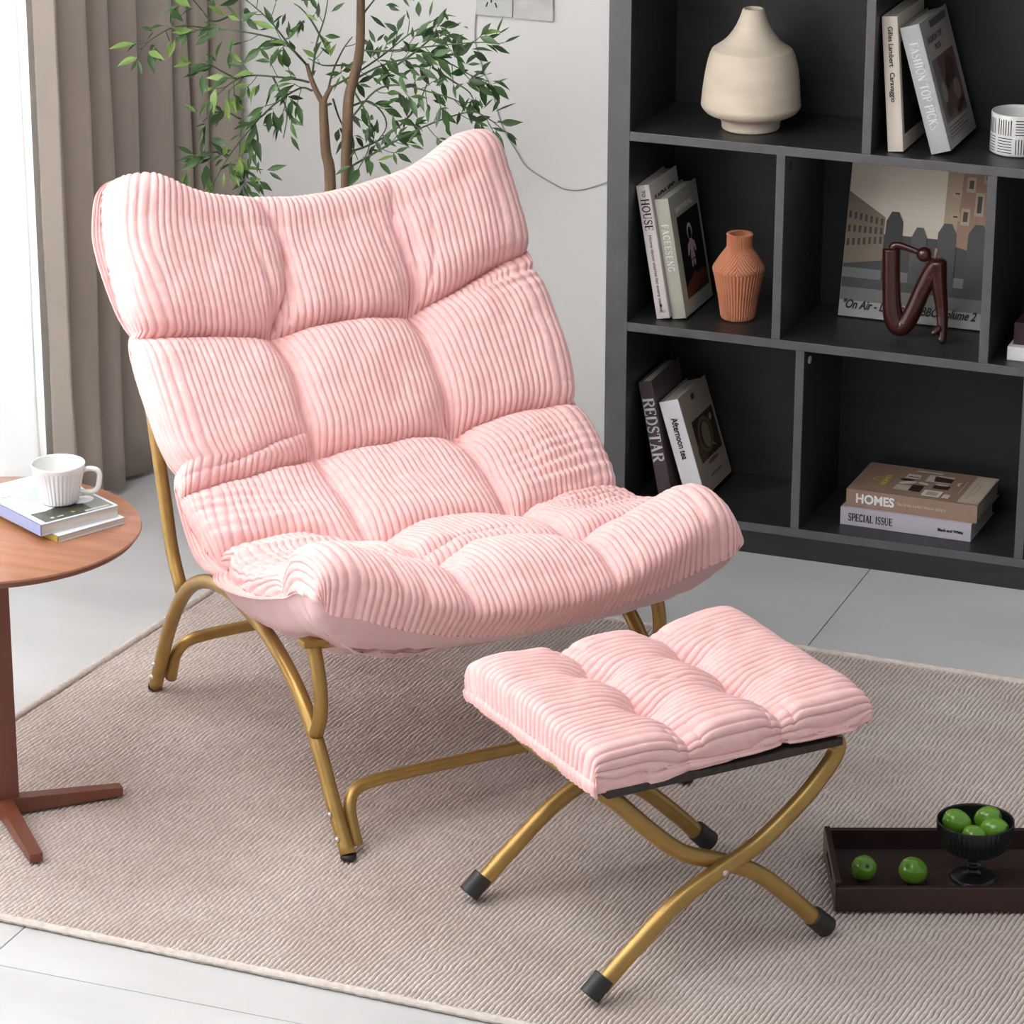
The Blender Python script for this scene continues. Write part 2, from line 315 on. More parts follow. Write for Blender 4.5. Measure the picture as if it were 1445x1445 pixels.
# taupe drape: sharp pleats, each fold line taken from where its edge hangs
edges = [(5.687, -3.125), (5.788, -3.12), (5.879, -3.12), (5.981, -3.115), (6.100, -3.10), (6.155, -3.09), (6.213, -3.075), (6.272, -3.028)]
plan = [(-3.129, 5.684)]
for i, (y, x) in enumerate(edges):
    plan += ([(x-.012, y-.022)] if i else [])+[(x, y-.001), (x-.006, y+.008), (x-.052, y+.012)]
    if i < len(edges)-1:
        yn, xn = edges[i+1]; plan += [(x-.058, y+.022), (.5*(x+xn)-.028, .5*(y+yn))]
plan = plan[:-1]
t = thing('drape', (-3.14, 5.95, 0), 'taupe grey pleated floor-length curtain hanging in the corner behind the plant', 'curtain')
co = cloth('curtain_panel', [(x+3.14, y-5.95) for x, y in plan], M_CURT, z0=.012, parent=t, per=5, rows=30)
plan = []
for i in range(35):
    y = 3.2+i*.074; plan.append((-3.222+(.008 if i % 2 else -.006)+.004*math.sin(i*1.7), y))
t = thing('sheer_curtain', (-3.2, 4.5, 0), 'white sheer voile curtain glowing over the window at the left edge', 'curtain')
cloth('voile_panel', [(x+3.2, y-4.5) for x, y in plan], M_SHEER, z0=.01, parent=t, thick=.0012, per=6)
bm = bmesh.new()
q = bmesh.ops.create_cone(bm, cap_ends=True, segments=16, radius1=.012, radius2=.012, depth=3.2, matrix=Matrix.Translation((-3.17, 4.65, 2.725)) @ Matrix.Rotation(math.pi/2, 4, 'X'))
tag(bm_obj('curtain_rod', bm, M_PLATE), 'white curtain rod above the window, out of view at the ceiling', 'rod')

# ------------------------------------------------------------------ bookshelf
SY = 6.016; SB = 6.288
Z1, Z2, Z3, Z4, TH = .0626, .436, .8087, 1.1815, .0178
shelf = thing('bookshelf', (-1.4, SY, 0), 'large charcoal open bookshelf with staggered cubby compartments against the back wall', 'bookshelf')
def sbox(name, x0, x1, z0, z1, y0=SY, y1=SB-.006, bev=.0012):
    o = box(name, (x0+1.4, x1+1.4, y0-SY, y1-SY, z0, z1), M_SHELF, shelf, bev)
    if name not in ('plinth', 'back_panel'):      # lighter banding glued on the front edge
        o.data.materials.append(M_EDGE)
        for p in o.data.polygons:
            if p.normal.y < -.5: p.material_index = 1
    return o
XR = -.52
sbox('side_panel', -2.145, -2.101, 0, Z4+.40); sbox('side_panel', XR, XR+.044, 0, Z4+.40)
sbox('plinth', -2.101, XR, 0, Z1-TH, y0=SY+.002)
sbox('bottom_board', -2.101, XR, Z1-TH, Z1)
for z in (Z2, Z3, Z4, Z4+.40): sbox('shelf_board', -2.101, XR, z-TH, z)
sbox('back_panel', -2.12, XR+.02, .02, Z4+.39, y0=SB-.006, y1=SB)
for (x0, x1, a, b) in ((-1.7646, -1.7475, Z1, Z2), (-1.3285, -1.311, Z1, Z2), (-.9, -.882, Z1, Z2), (-1.8136, -1.7965, Z2, Z3), (-1.415, -1.397, Z2, Z3), (-1.01, -.992, Z2, Z3),
                      (-1.652, -1.6345, Z3, Z4), (-1.2, -1.182, Z3, Z4), (-.8, -.782, Z3, Z4), (-1.8, -1.782, Z4, Z4+.4-TH)):
    sbox('divider', x0, x1, a, b-TH)
def hole(x, y, z, m): # small round cam fitting on the right face of a divider
    bm = bmesh.new(); bmesh.ops.create_cone(bm, cap_ends=True, segments=14, radius1=.0075, radius2=.0075, depth=.002, matrix=Matrix.Translation((x+1.4, y-SY, z)) @ Matrix.Rotation(math.pi/2, 4, 'Y'))
    return bm_obj('cam_cap', bm, m, shelf)
hole(-1.7955, 6.05, Z3-TH-.028, M_BLACK); hole(-1.7465, 6.05, Z2-TH-.026, M_PLATE); hole(-1.6335, 6.05, Z4-TH-.03, M_BLACK)
hole(-1.7465, 6.17, Z1+.13, M_BLACK); hole(-1.7955, 6.19, Z2+.12, M_BLACK)

# ------------------------------------------------------------------ books
FRONT = Matrix(((1, 0, 0, 0), (0, 0, -1, 0), (0, 1, 0, 0), (0, 0, 0, 1)))      # local xy -> xz, facing -y
def spine_M(x, z, dy=-.0006, down=True):     # reads downwards along the spine of an upright book
    M = Matrix.Translation((x, dy, z)) @ FRONT
    return M @ Matrix.Rotation(-math.pi/2, 4, 'Z') if down else M
def right_M(t, y, z): # print on the right (+x) cover of an upright book: local x -> +y, local y -> z
    return Matrix.Translation((t+.0006, y, z)) @ Matrix(((0, 0, 1, 0), (1, 0, 0, 0), (0, 1, 0, 0), (0, 0, 0, 1)))
def book(name, loc, t, d, h, lean, mcov, label, group=None, mpages=None, rot=None, mspine=None):
    """upright book: x = thickness, y = depth (spine at y=0), z = height"""
    b = thing(name, loc, label, 'book', group); b.rotation_euler = rot or (0, math.radians(lean), 0)
    c = .0026
    bm = bmesh.new()
    add_box(bm, 0, c, 0, d, 0, h, .0005); add_box(bm, t-c, t, 0, d, 0, h, .0005)
    if not mspine: add_box(bm, c*.5, t-c*.5, 0, c, 0, h, .0005)
    bm_obj('cover', bm, mcov, b)
    if mspine: box('spine', (c*.3, t-c*.3, -.0004, c, 0, h), mspine, b, .0006)
    box('pages', (c, t-c, c, d-.004, .003, h-.004), mpages or M_PAGES, b)
    return b
C_CREAM = cover('cream cover', 214, 203, 190); C_GREY = cover('silver grey cover', 176, 177, 178); C_HOUSE = cover('warm white cover', 214, 206, 204)
C_SAGE = cover('sage grey cover', 176, 176, 162); C_PLUM = cover('plum charcoal cover', 88, 74, 78); C_WHITE = cover('white cover', 236, 234, 238); C_KRAFT = cover('kraft beige cover', 176, 160, 146)
C_LILAC = cover('pale lilac grey cover', 196, 190, 200); C_TAN = cover('tan cover', 158, 130, 112); C_DKRED = cover('dark aubergine cover', 58, 36, 42)
GREY = (.25, .25, .25, 1)
def rect(x0, x1, y0, y1): return [(x0, y0), (x1, y0), (x1, y1), (x0, y1)]
def blob(cx, cy, rx, ry, n=14, a=0): return [(cx+rx*math.cos(2*math.pi*i/n)*math.cos(a)-ry*math.sin(2*math.pi*i/n)*math.sin(a), cy+rx*math.cos(2*math.pi*i/n)*math.sin(a)+ry*math.sin(2*math.pi*i/n)*math.cos(a)) for i in range(n)]
# A
a = book('hardback_book', (-1.6105, 6.047, Z3+.0006), .029, .185, .25, -5.0, C_CREAM, 'cream hardback with small black spine lettering, standing leftmost on the top shelf')
text('Gilles Lambert   Caravaggio', .0125, M_BLACK, a, spine_M(.0145, .232), bold=.0002)
printed('cover_print', [((.012, .012, .014, 1), rect(.012, .178, .03, .2)), ((.05, .03, .03, 1), blob(.09, .11, .03, .05))], a, right_M(.029, 0, 0))
# B
b = book('hardback_book', (-1.5305, 6.054, Z3+.0006), .0372, .19, .239, -16.9, C_GREY, 'silver grey fashion book with white serif spine title, leaning on the top shelf')
serif('FASHION TOP PICKS', .0175, M_WHITE, b, spine_M(.0186, .208, -.0008), sx=.83, weight=1.25)
pr = [(srgb(176, 166, 160), rect(.012, .176, .012, .212)), (srgb(100, 92, 92), rect(.06, .17, .219, .232)), (srgb(120, 112, 108), rect(.018, .165, .045, .165)),
      (srgb(112, 84, 82), [(.05, .165), (.165, .165), (.165, .05), (.10, .05), (.06, .09)]), (srgb(84, 58, 58), blob(.115, .13, .03, .028, a=.4)), (srgb(60, 40, 42), blob(.085, .115, .02, .012, a=.8)),
      (srgb(150, 128, 118), blob(.13, .09, .022, .02)), (srgb(96, 80, 66), blob(.06, .07, .025, .018, a=.5)), (srgb(140, 142, 124), blob(.05, .1, .016, .02)), (srgb(70, 48, 50), blob(.13, .06, .03, .008, a=.3))]
for i in range(4): pr.append((srgb(96, 90, 92), rect(.022, .15-.03*(i % 2), .036-.006*i, .0378-.006*i)))
printed('cover_print', pr, b, right_M(.0372, 0, 0))
text('FASHION TOP', .017, M_SHELF, b, right_M(.0374, .022, .200), sx=.9, extrude=.0003); text('PICKS', .015, M_SHELF, b, right_M(.0374, .06, .182), extrude=.0003)
# C
c = book('hardback_book', (-2.0540, 6.054, Z2+.0006), .0262, .16, .262, -10.2, C_HOUSE, 'tall white book with black HOUSE spine title, leaning left in the middle row')
serif('HOUSE', .0165, M_BLACK, c, spine_M(.0135, .236, -.0008), sx=1.0, weight=1.15)
text('TO', .009, M_SHELF, c, spine_M(.0125, .252), bold=.0002)
text('Home decor stories for every season', .0095, M_SHELF, c, spine_M(.0125, .165), sx=1.05)
text('HOUSE', .03, M_BLACK, c, right_M(.0264, .02, .225), sx=1.2, bold=.0004)
printed('publisher_mark', [(srgb(30, 30, 30), blob(.0131, .026, .0022, .0032)), (srgb(120, 118, 118), rect(.006, .02, .016, .0166)), (srgb(120, 118, 118), rect(.006, .02, .013, .0136))], c, spine_M(0, 0, -.0008, False))
# D
d = book('hardback_book', (-2.0262, 6.064, Z2+.0006), .0282, .165, .2354, -10.1, C_SAGE, 'sage grey book with a small astronaut on its black cover, leaning in the middle row')
serif('FACEESENG', .0135, M_WHITE, d, spine_M(.0141, .186, -.0008), sx=.95, gap=.14, weight=1.2)
DM = right_M(.0282, 0, 0)
pr = [(srgb(12, 12, 14), rect(.028, .152, .030, .190)), (srgb(112, 56, 34), [(.028, .030), (.152, .030), (.152, .062), (.12, .068), (.10, .062), (.085, .074), (.07, .066), (.045, .058), (.028, .05)]),
      (srgb(80, 40, 26), [(.06, .030), (.152, .030), (.152, .05), (.11, .045)]),
      (srgb(200, 196, 198), blob(.086, .150, .014, .017)), (srgb(14, 14, 16), blob(.086, .146, .010, .013)), (srgb(196, 178, 172), blob(.086, .123, .013, .013)),
      (srgb(200, 186, 180), blob(.069, .118, .005, .013, a=-.35)), (srgb(200, 186, 180), blob(.103, .118, .005, .013, a=.35)),
      (srgb(200, 182, 178), blob(.080, .098, .0055, .018, a=-.06)), (srgb(200, 182, 178), blob(.092, .098, .0055, .018, a=.06)), (srgb(40, 36, 36), rect(.074, .098, .094, .0965))]
printed('cover_print', pr, d, DM); text('FACEESENG', .0155, C_CREAM, d, right_M(.0284, .03, .202), sx=1.15, extrude=.0003)
# E
e = book('hardback_book', (-2.0500, 6.075, Z1+.0006), .0278, .165, .239, -11.3, C_PLUM, 'dark plum book with large white REDSTAR spine title on the bottom shelf')
serif('REDSTAR', .0235, M_WHITE, e, spine_M(.0139, .206, -.0008), sx=1.08, weight=1.25)
# F
f = book('hardback_book', (-1.9965, 6.085, Z1+.0006), .041, .165, .204, -17.4, C_KRAFT, 'thick white-spined tea book with a teacup picture on its beige cover, bottom shelf', mspine=C_WHITE)
text('Afternoon tea', .0185, M_BLACK, f, spine_M(.021, .168, -.0012), sx=.8, bold=.0004)
pr = [(srgb(60, 46, 36), rect(.030, .152, .060, .145)), (srgb(92, 76, 52), blob(.05, .08, .025, .02)), (srgb(110, 98, 76), blob(.085, .105, .040, .036)), (srgb(74, 60, 44), blob(.085, .105, .033, .029)),
      (srgb(134, 120, 98), blob(.088, .103, .022, .026)), (srgb(168, 160, 140), blob(.130, .128, .008, .007)), (srgb(160, 152, 136), [(.108, .078), (.122, .070), (.123, .072), (.110, .081)]), (srgb(120, 92, 74), blob(.09, .052, .03, .004))]+[(srgb(74, 62, 58), rect(.056+i*.011, .064+i*.011, .026, .0285)) for i in range(6)]
printed('cover_print', pr, f, right_M(.041, 0, 0))
text('BEI', .014, M_SHELF, f, right_M(.0412, .062, .187), bold=.0004)
# lying books: thickness up.  local book x->up ; spine faces the room
def lying(name, loc, wdt, d, t, mcov, label, group, rz, mspine=None):
    b = thing(name, loc, label, 'book', group, (0, 0, rz)); c = .0026
    bm = bmesh.new(); add_box(bm, 0, wdt, 0, d, 0, c, .0005); add_box(bm, 0, wdt, 0, d, t-c, t, .0005)
    add_box(bm, 0, wdt, 0, c, c*.5, t-c*.5, .0005); bm_obj('cover', bm, mcov, b)
    box('pages', (.003, wdt-.003, c, d-.004, c, t-c), M_PAGESH, b)
    return b
GS = 'two books lying flat in the lower right cubby'
s = lying('hardback_book', (-1.682, 6.072, Z1+.0004), .258, .17, .0352, C_LILAC, 'pale grey SPECIAL ISSUE book lying at the bottom of a stack of two', GS, -.02)
serif('SPECIAL ISSUE', .0150, M_BLACK, s, Matrix.Translation((.016, -.0008, .0176)) @ FRONT, sx=.72, weight=1.35)
text('Black and White', .0078, M_BLACK, s, Matrix.Translation((.193, -.0008, .0165)) @ FRONT, sx=.95, bold=.0003)
hm = lying('hardback_book', (-1.674, 6.080, Z1+.0359), .258, .165, .0352, C_TAN, 'tan HOMES book with room collage cover lying on top of the pale grey book', GS, -.017)
text('HOMES', .025, M_WHITE, hm, Matrix.Translation((.019, -.0008, .0176)) @ FRONT, sx=.93, bold=.0009)
text("The Artist Leslie's House designs", .0085, C_CREAM, hm, Matrix.Translation((.100, -.0008, .0176)) @ FRONT, sx=.85)
TOP = Matrix.Translation((0, 0, .0358))
pr = [(srgb(196, 180, 160), rect(.216, .256, .006, .160)), (srgb(170, 152, 134), rect(.226, .228, .03, .13)), (srgb(170, 152, 134), rect(.234, .236, .05, .12)),
      (srgb(206, 196, 188), rect(.088, .115, .10, .125)), (srgb(60, 34, 34), rect(.092, .113, .108, .112)), (srgb(200, 188, 184), rect(.128, .178, .095, .135)), (srgb(66, 34, 36), [(.145, .10), (.178, .10), (.178, .125), (.14, .13)]),
      (srgb(190, 176, 160), rect(.083, .12, .03, .06)), (srgb(60, 36, 34), rect(.112, .135, .032, .068)), (srgb(210, 200, 186), blob(.1, .075, .018, .008, a=.5)), (srgb(56, 32, 30), blob(.095, .09, .014, .006)),
      (srgb(206, 196, 176), blob(.13, .08, .012, .006, a=-.4)), (srgb(60, 36, 36), rect(.152, .182, .062, .085)), (srgb(196, 186, 176), blob(.165, .085, .014, .006)), (srgb(222, 216, 206), rect(.142, .178, .014, .048)), (srgb(178, 164, 136), rect(.149, .171, .021, .041)),
      (srgb(214, 200, 184), rect(.182, .196, .014, .036)), (srgb(220, 208, 170), blob(.197, .1, .005, .01)), (srgb(150, 122, 104), blob(.199, .1, .003, .007)), (srgb(210, 200, 190), rect(.1, .15, .14, .147)), (srgb(200, 180, 160), rect(.206, .208, .05, .12))]
printed('cover_print', pr, hm, TOP)
M_YEL = cover('yellow ink', 206, 196, 70)
text('HOMES', .016, M_YEL, hm, Matrix.Translation((.058, .045, .0360)) @ Matrix.Rotation(math.pi/2, 4, 'Z'), sx=1.1, extrude=.0003)
tri = bmesh.new()
for (p, q_) in (((.030, .075), (.048, .06)), ((.048, .06), (.048, .09)), ((.048, .09), (.030, .075))):
    v = Vector(q_)-Vector(p); add_box(tri, 0, v.length, -.0006, .0006, 0, .0004, M=Matrix.Translation((p[0], p[1], .0358)) @ Matrix.Rotation(math.atan2(v.y, v.x), 4, 'Z'))
bm_obj('triangle_mark', tri, M_YEL, hm)
GR = 'two books lying flat at the right edge of the middle row'
lying('hardback_book', (-1.370, 6.052, Z2+.0004), .22, .17, .026, C_WHITE, 'white book lying at the bottom of a stack cut off by the right edge', GR, 0)
r2 = lying('hardback_book', (-1.363, 6.068, Z2+.0267), .21, .16, .042, C_DKRED, 'dark aubergine book lying on a white book at the right edge', GR, -.01)

# ------------------------------------------------------------------ poster board leaning at the back of its cubby
pl = thing('record_sleeve', (-1.738, 6.203, Z2+.0015), 'square record sleeve with a street scene, leaning behind the red figure', 'record sleeve')
pl.rotation_euler = (math.radians(-13.0), 0, .008)
box('sleeve', (0, .315, 0, .003, 0, .315), C_GREY, pl, .0006)
W = .315
pr = []
for i in range(10):   # pale sky printed as flat bands
    t = i/9; pr.append((srgb(255-30*(1-t)*1.0, 246-32*(1-t), 226-30*(1-t)), rect(.001, W*.62, W*(.52+.047*i), W*(.52+.047*(i+1)))))
pr += [(srgb(120, 120, 118), rect(.001, .314, .001, W*.32)), (srgb(140, 140, 136), rect(.001, .314, .001, W*.10)), (srgb(74, 74, 74), rect(.001, .314, W*.18, W*.24)), (srgb(66, 66, 66), rect(.001, .314, W*.30, W*.52))]
pr += [(srgb(136, 120, 100), [(.001, W*.32), (W*.24, W*.36), (W*.24, W*.62), (.001, W*.76)])]
for i in range(7):
    for j in range(3):
        x = .004+i*.0105; y = W*(.43+.085*j)-i*.0016*(j-1); pr.append((srgb(58, 52, 48), rect(x, x+.005, y, y+.013)))
pr += [(srgb(164, 128, 108), [(W*.62, W*.5), (.314, W*.42), (.314, .314), (W*.60, .314)]), (srgb(186, 164, 134), [(W*.60, W*.5), (W*.68, W*.52), (W*.70, .314), (W*.60, .314)])]
for (x, y, h) in ((.70, .62, .10), (.78, .68, .14), (.91, .74, .16), (.72, .82, .09), (.82, .88, .08), (.64, .64, .05), (.64, .78, .05)):
    pr += [(srgb(190, 172, 142), rect(W*x, W*(x+.055), W*y, W*(y+h))), (srgb(70, 58, 50), rect(W*(x+.014), W*(x+.042), W*(y+.02), W*(y+h-.02)))]
pr += [(srgb(170, 160, 148), [(W*.86, W*.56), (.314, W*.60), (.314, W*.66), (W*.88, W*.60)])]
for (x, h, wd, g) in ((.30, .66, .055, 46), (.46, .58, .05, 84), (.63, .62, .06, 78), (.82, .63, .065, 72)):    # plain dark posts and bushes of the stand-in street
    pr += [(srgb(g, g, g+2), [(W*(x-wd), W*.24), (W*(x+wd), W*.22), (W*(x+wd*.95), W*(h-.06)), (W*(x+wd*.4), W*h), (W*(x-wd*.4), W*h), (W*(x-wd*.95), W*(h-.06))])]
pr += [(srgb(170, 170, 168), rect(.001, .314, .001, W*.10))]
printed('street_print', pr, pl, Matrix.Translation((0, -.0004, 0)) @ FRONT)
lt = text('"On Air - Live at the BBC Volume 2', .0235, M_BLACK, pl, Matrix.Translation((.008, -.0042, .024)) @ FRONT @ Matrix(((1, .28, 0, 0), (0, 1, 0, 0), (0, 0, 1, 0), (0, 0, 0, 1))), sx=.76, extrude=.0002, bold=.0005)

# ------------------------------------------------------------------ ceramics on the shelf
p = on_z(1059, 181, Z3); v = thing('stoneware_vase', (p[0], p[1], Z3+.0005), 'large rough cream bottle vase with narrow neck on the top shelf', 'vase')
prof = [(0, .003), (.052, .0), (.0545, .003), (.0555, .012), (.060, .021), (.070, .0255), (.084, .032), (.0915, .040), (.0938, .0465), (.0932, .054), (.0905, .085), (.0865, .115), (.081, .138), (.0765, .1485), (.0745, .1515), (.068, .156), (.052, .168), (.037, .187), (.029, .202), (.0235, .216), (.0205, .2255), (.019, .2275), (.016, .2265), (.0155, .21), (.02, .18), (.03, .15), (0, .12)]
Pp = smooth_path([(a, 0, b) for a, b in prof[1:-1]], 4); lathe('body', [(0, .003)]+[(max(q.x, 0), q.z) for q in Pp]+[(0, .14)], M_VASE, v, 72, rfun=lambda a, z, r, j: .0004*math.sin(3*a+z*60)*(r > .05))
p = on_z(1041, 449, Z2); v = thing('fluted_vase', (p[0], p[1], Z2+.0005), 'small terracotta orange fluted vase in the middle row', 'vase')
pts = [(0, .001), (.030, 0), (.0325, .003), (.0375, .04), (.0465, .085), (.0500, .0985), (.0485, .104), (.036, .124), (.0255, .138), (.0235, .143), (.0235, .164), (.0245, .1665), (.0235, .1685), (.0195, .1675), (.0190, .155), (.02, .13), (0, .11)]
seg = []
for (r0, z0), (r1, z1) in zip(pts, pts[1:]):
    n_ = max(1, int(math.hypot(r1-r0, z1-z0)/.0022))
    seg += [(r0+(r1-r0)*i/n_, z0+(z1-z0)*i/n_) for i in range(n_)]
seg.append(pts[-1])
def flute(a, z, r, j):
    if r < .019 or j > len(seg)-26: return 0
    if z < .0985 or z > .14: return .0011*math.cos(a*44)*min(1, z/.01)
    sec = (a*4/(2*math.pi)+.35) % 1-.5        # chevrons on the shoulder, four faces round
    return .0015*math.cos(abs(sec)*4*math.pi*5.5+z*700)
lathe('body', seg, M_TERRA, v, 352, rfun=flute)
p = on_z(1435, 214, Z3); v = thing('patterned_cup', (p[0], p[1], Z3+.0005), 'white ceramic cup with engraved black line blocks at the right edge of the top shelf', 'cup')
lathe('body', [(0, .001), (.046, 0), (.0495, .002), (.0505, .006), (.0500, .074), (.0490, .0765), (.0470, .076), (.0462, .07), (.0455, .01), (0, .006)], M_CERA, v, 64)
V = []; F = []
def cyl_patch(a0, a1, z0, z1):
    n = max(2, int((a1-a0)/.08)+1); k = len(V)
    for i in range(n+1):
        a = a0+(a1-a0)*i/n
        V.extend([(.05068*math.cos(a), .05068*math.sin(a), z0), (.05068*math.cos(a), .05068*math.sin(a), z1)])
    for i in range(n): F.append((k+2*i, k+2*i+2, k+2*i+3, k+2*i+1))
NB = 9; rr_ = random.Random(3)
for i in range(NB):
    for j in range(2):
        a0 = 2*math.pi*i/NB+.10+math.radians(-128); a1 = a0+2*math.pi/NB-.10; z0 = .006+j*.034; z1 = z0+.030
        if (i+j) % 2 == 0:
            for k in range(6): z = z0+(k+.3)*.0052; cyl_patch(a0, a1-rr_.random()*.05, z, z+.0015)
        else:
            for k in range(6): q = a0+(k+.2)*(a1-a0)/6; cyl_patch(q, q+.032, z0, z1-rr_.random()*.003)
obj('line_pattern', mesh('line_pattern', V, F, M_BLACK), v)
# figure: folded legs, arms reaching across to a ball head
p0 = np.array([-1.59, 6.109, Z2]); fg = thing('abstract_figure', tuple(p0), 'oxblood abstract seated figure of folded limbs in front of the record sleeve', 'figurine')
def rel(x, z, y=0): return (x-p0[0], y, z-p0[2])
def capped(r0, r1, bump=0, at_=.5, wd=.1, e0=.05, e1=.05):   # limb radius along its length, rounded off at both ends
    def f(t):
        r = r0+(r1-r0)*t+bump*math.exp(-((t-at_)/wd)**2)
        if t < e0: r *= math.sqrt(max(.02, 1-((e0-t)/e0)**2))
        if t > 1-e1: r *= math.sqrt(max(.02, 1-((t-1+e1)/e1)**2))
        return r
    return f
tube('folded_leg', [rel(-1.613, .612), rel(-1.6125, .60), rel(-1.611, .56), rel(-1.608, .51), rel(-1.603, .476), rel(-1.593, .4600), rel(-1.580, .4650), rel(-1.566, .492), rel(-1.550, .535), rel(-1.536, .568), rel(-1.526, .584), rel(-1.520, .590)],
     capped(.0165, .0165, .0030, .40, .13, .05, .06), M_RED, fg, 20, 10)
tube('standing_leg', [rel(-1.524, .600), rel(-1.5215, .58), rel(-1.517, .54), rel(-1.511, .50), rel(-1.506, .465, -.008), rel(-1.504, .4390, -.018)], capped(.0185, .0075, 0, e0=.13, e1=.05), M_RED, fg, 20, 10)
tube('arm', [rel(-1.611, .600), rel(-1.609, .612), rel(-1.600, .6165), rel(-1.582, .613), rel(-1.556, .606)], capped(.0095, .0055, e0=.02, e1=.02), M_RED, fg, 14)
bm = bmesh.new(); ellipsoid(bm, rel(-1.5495, .6045), (.0148, .0148, .0148), seg=22); bm_obj('head', bm, M_RED, fg, True)
tube('foot', [rel(-1.508, .470, -.010), rel(-1.517, .463, -.020), rel(-1.5215, .457, -.026)], capped(.0085, .0050, e0=.2, e1=.3), M_RED, fg, 12)
tube('peg', [rel(-1.531, .594, .006), rel(-1.527, .616, .006)], .0035, C_TAN, fg, 10)

# ------------------------------------------------------------------ wall plates and cord
def plate(px0, px1, pyb, m, label, cat, name):
    a_ = on_y(px0, pyb, YW); b_ = on_y(px1, pyb+3, YW); wd = b_[0]-a_[0]
    t = thing(name, (a_[0], YW-.001, a_[2]), label, cat)
    box('plate', (0, wd, -.007, 0, 0, wd), m, t, .002); return t, wd
t, wd = plate(674, 725, 20, M_PLATE, 'white wall socket plate with slotted holes above the plant', 'socket', 'wall_socket')
bm = bmesh.new()
for (x, z, a) in ((.30, .30, .35), (.55, .30, -.35), (.42, .42, 0), (.42, .72, 0), (.30, .66, .0)):
    add_box(bm, -.0013, .0013, -.0078, -.0068, -.005, .005, M=Matrix.Translation((x*wd, 0, z*wd)) @ Matrix.Rotation(a, 4, 'Y'))
bm_obj('slots', bm, M_BLACK, t)
t, wd = plate(726, 782, 25, M_PLATE2, 'scuffed pale switch plate beside the wall socket', 'switch', 'wall_switch')
cord = [(676, -60), (674, 0), (671, 30), (671, 60), (679, 88), (684, 105), (695, 130), (703, 160), (712, 185), (730, 215), (744, 236), (775, 256), (797, 267), (820, 268), (845, 261), (866, 254)]
P_ = [on_y(x, y, YW-.003) for x, y in cord]
tag(tube('power_cord', [tuple(q) for q in P_], .0014, M_CORD, None, 6, 4), 'thin grey cord hanging down the back wall from the socket to the bookshelf', 'cord')

# ------------------------------------------------------------------ rug
def rug():
    FLc, BLc = np.array([-2.822, 4.128]), np.array([-2.702, 5.592]); BRc, FRc = np.array([-.45, 5.560]), np.array([-.57, 4.062])
    r = thing('area_rug', (-1.7, 4.8, 0), 'pale taupe ribbed wool rug with bound edge under the chair and ottoman', 'rug')
    nr = 276; k = 4; nu = nr*k+1; nv = 250
    u = np.linspace(0, 1, nu)[:, None]; v = np.linspace(0, 1, nv)[None, :]
    u = u+0*v; v = v+0*u
    P = np.zeros((nu, nv, 3))
    for c in range(2):
        P[..., c] = (1-u)*(1-v)*FLc[c]+u*(1-v)*FRc[c]+u*v*BRc[c]+(1-u)*v*BLc[c]
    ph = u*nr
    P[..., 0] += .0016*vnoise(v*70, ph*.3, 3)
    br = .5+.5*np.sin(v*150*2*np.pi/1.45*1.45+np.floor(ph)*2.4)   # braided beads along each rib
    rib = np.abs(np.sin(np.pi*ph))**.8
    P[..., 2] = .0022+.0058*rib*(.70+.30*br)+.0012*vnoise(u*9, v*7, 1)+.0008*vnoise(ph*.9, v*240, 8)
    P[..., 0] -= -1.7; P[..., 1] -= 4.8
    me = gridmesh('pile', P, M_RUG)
    col = np.clip((rib-.28)/.5, 0, 1)*(.80+.20*br)+.10*vnoise(ph*1.3, v*150, 14)  # shade between ribs and beads painted into the colour, plus random wool tone
    at_ = me.color_attributes.new('yarn_shade', 'FLOAT_COLOR', 'POINT'); c4 = np.ones((nu*nv, 4), np.float32); c4[:, :3] = np.clip(col, 0, 1).reshape(-1, 1)
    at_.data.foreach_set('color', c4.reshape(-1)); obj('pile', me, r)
    V = [(*(q-np.array([-1.7, 4.8])), z) for z in (.0, .001) for q in (FLc, FRc, BRc, BLc)]
    obj('backing', mesh('backing', V, [(3, 2, 1, 0), (4, 5, 6, 7), (0, 1, 5, 4), (1, 2, 6, 5), (2, 3, 7, 6), (3, 0, 4, 7)], M_RUGB), r)
    # bound edge: a wound roll of yarn round the rim
    ring = []
    for (a, b) in ((FLc, FRc), (FRc, BRc), (BRc, BLc), (BLc, FLc)):
        for i in range(330): ring.append((a+(b-a)*i/330))
    n = len(ring); m_ = 10; G = np.zeros((n, m_, 3)); A_ = np.array(ring)
    T = np.roll(A_, -1, 0)-np.roll(A_, 1, 0); T /= np.linalg.norm(T, axis=1)[:, None]; Nn = np.stack([T[:, 1], -T[:, 0]], 1)
    for j in range(m_):
        an = 2*math.pi*j/(m_-1); rad = .0068+.0007*np.sin(np.arange(n)*2.2)+.0006*vnoise(np.arange(n)*.3, np.zeros(n), 4)
        G[:, j, :2] = A_+Nn*(rad*math.cos(an))[:, None]-np.array([-1.7, 4.8]); G[:, j, 2] = .0068+rad*math.sin(an)*.95
    obj('bound_edge', gridmesh('bound_edge', G, M_RUGB, closed_u=True), r)
M_RUG = noisy(mat('rug wool', (.5, .42, .38, 1), .95, sheen=.1, spec=.1), (.72, .60, .535, 1), (.93, .83, .77, 1), 3.2, 5, stretch=(1, 1.6, 1), bump=.9, bscale=420, dist=.003)
M_RUGB = noisy(mat('rug binding', (.6, .53, .48, 1), .9), (.56, .49, .44, 1), (.68, .61, .56, 1), 90, bump=.6, bscale=300)
_n, _l, _p = nodes(M_RUG); _a = _n.new('ShaderNodeVertexColor'); _a.layer_name = 'yarn_shade'; _m = _n.new('ShaderNodeMix'); _m.data_type = 'RGBA'
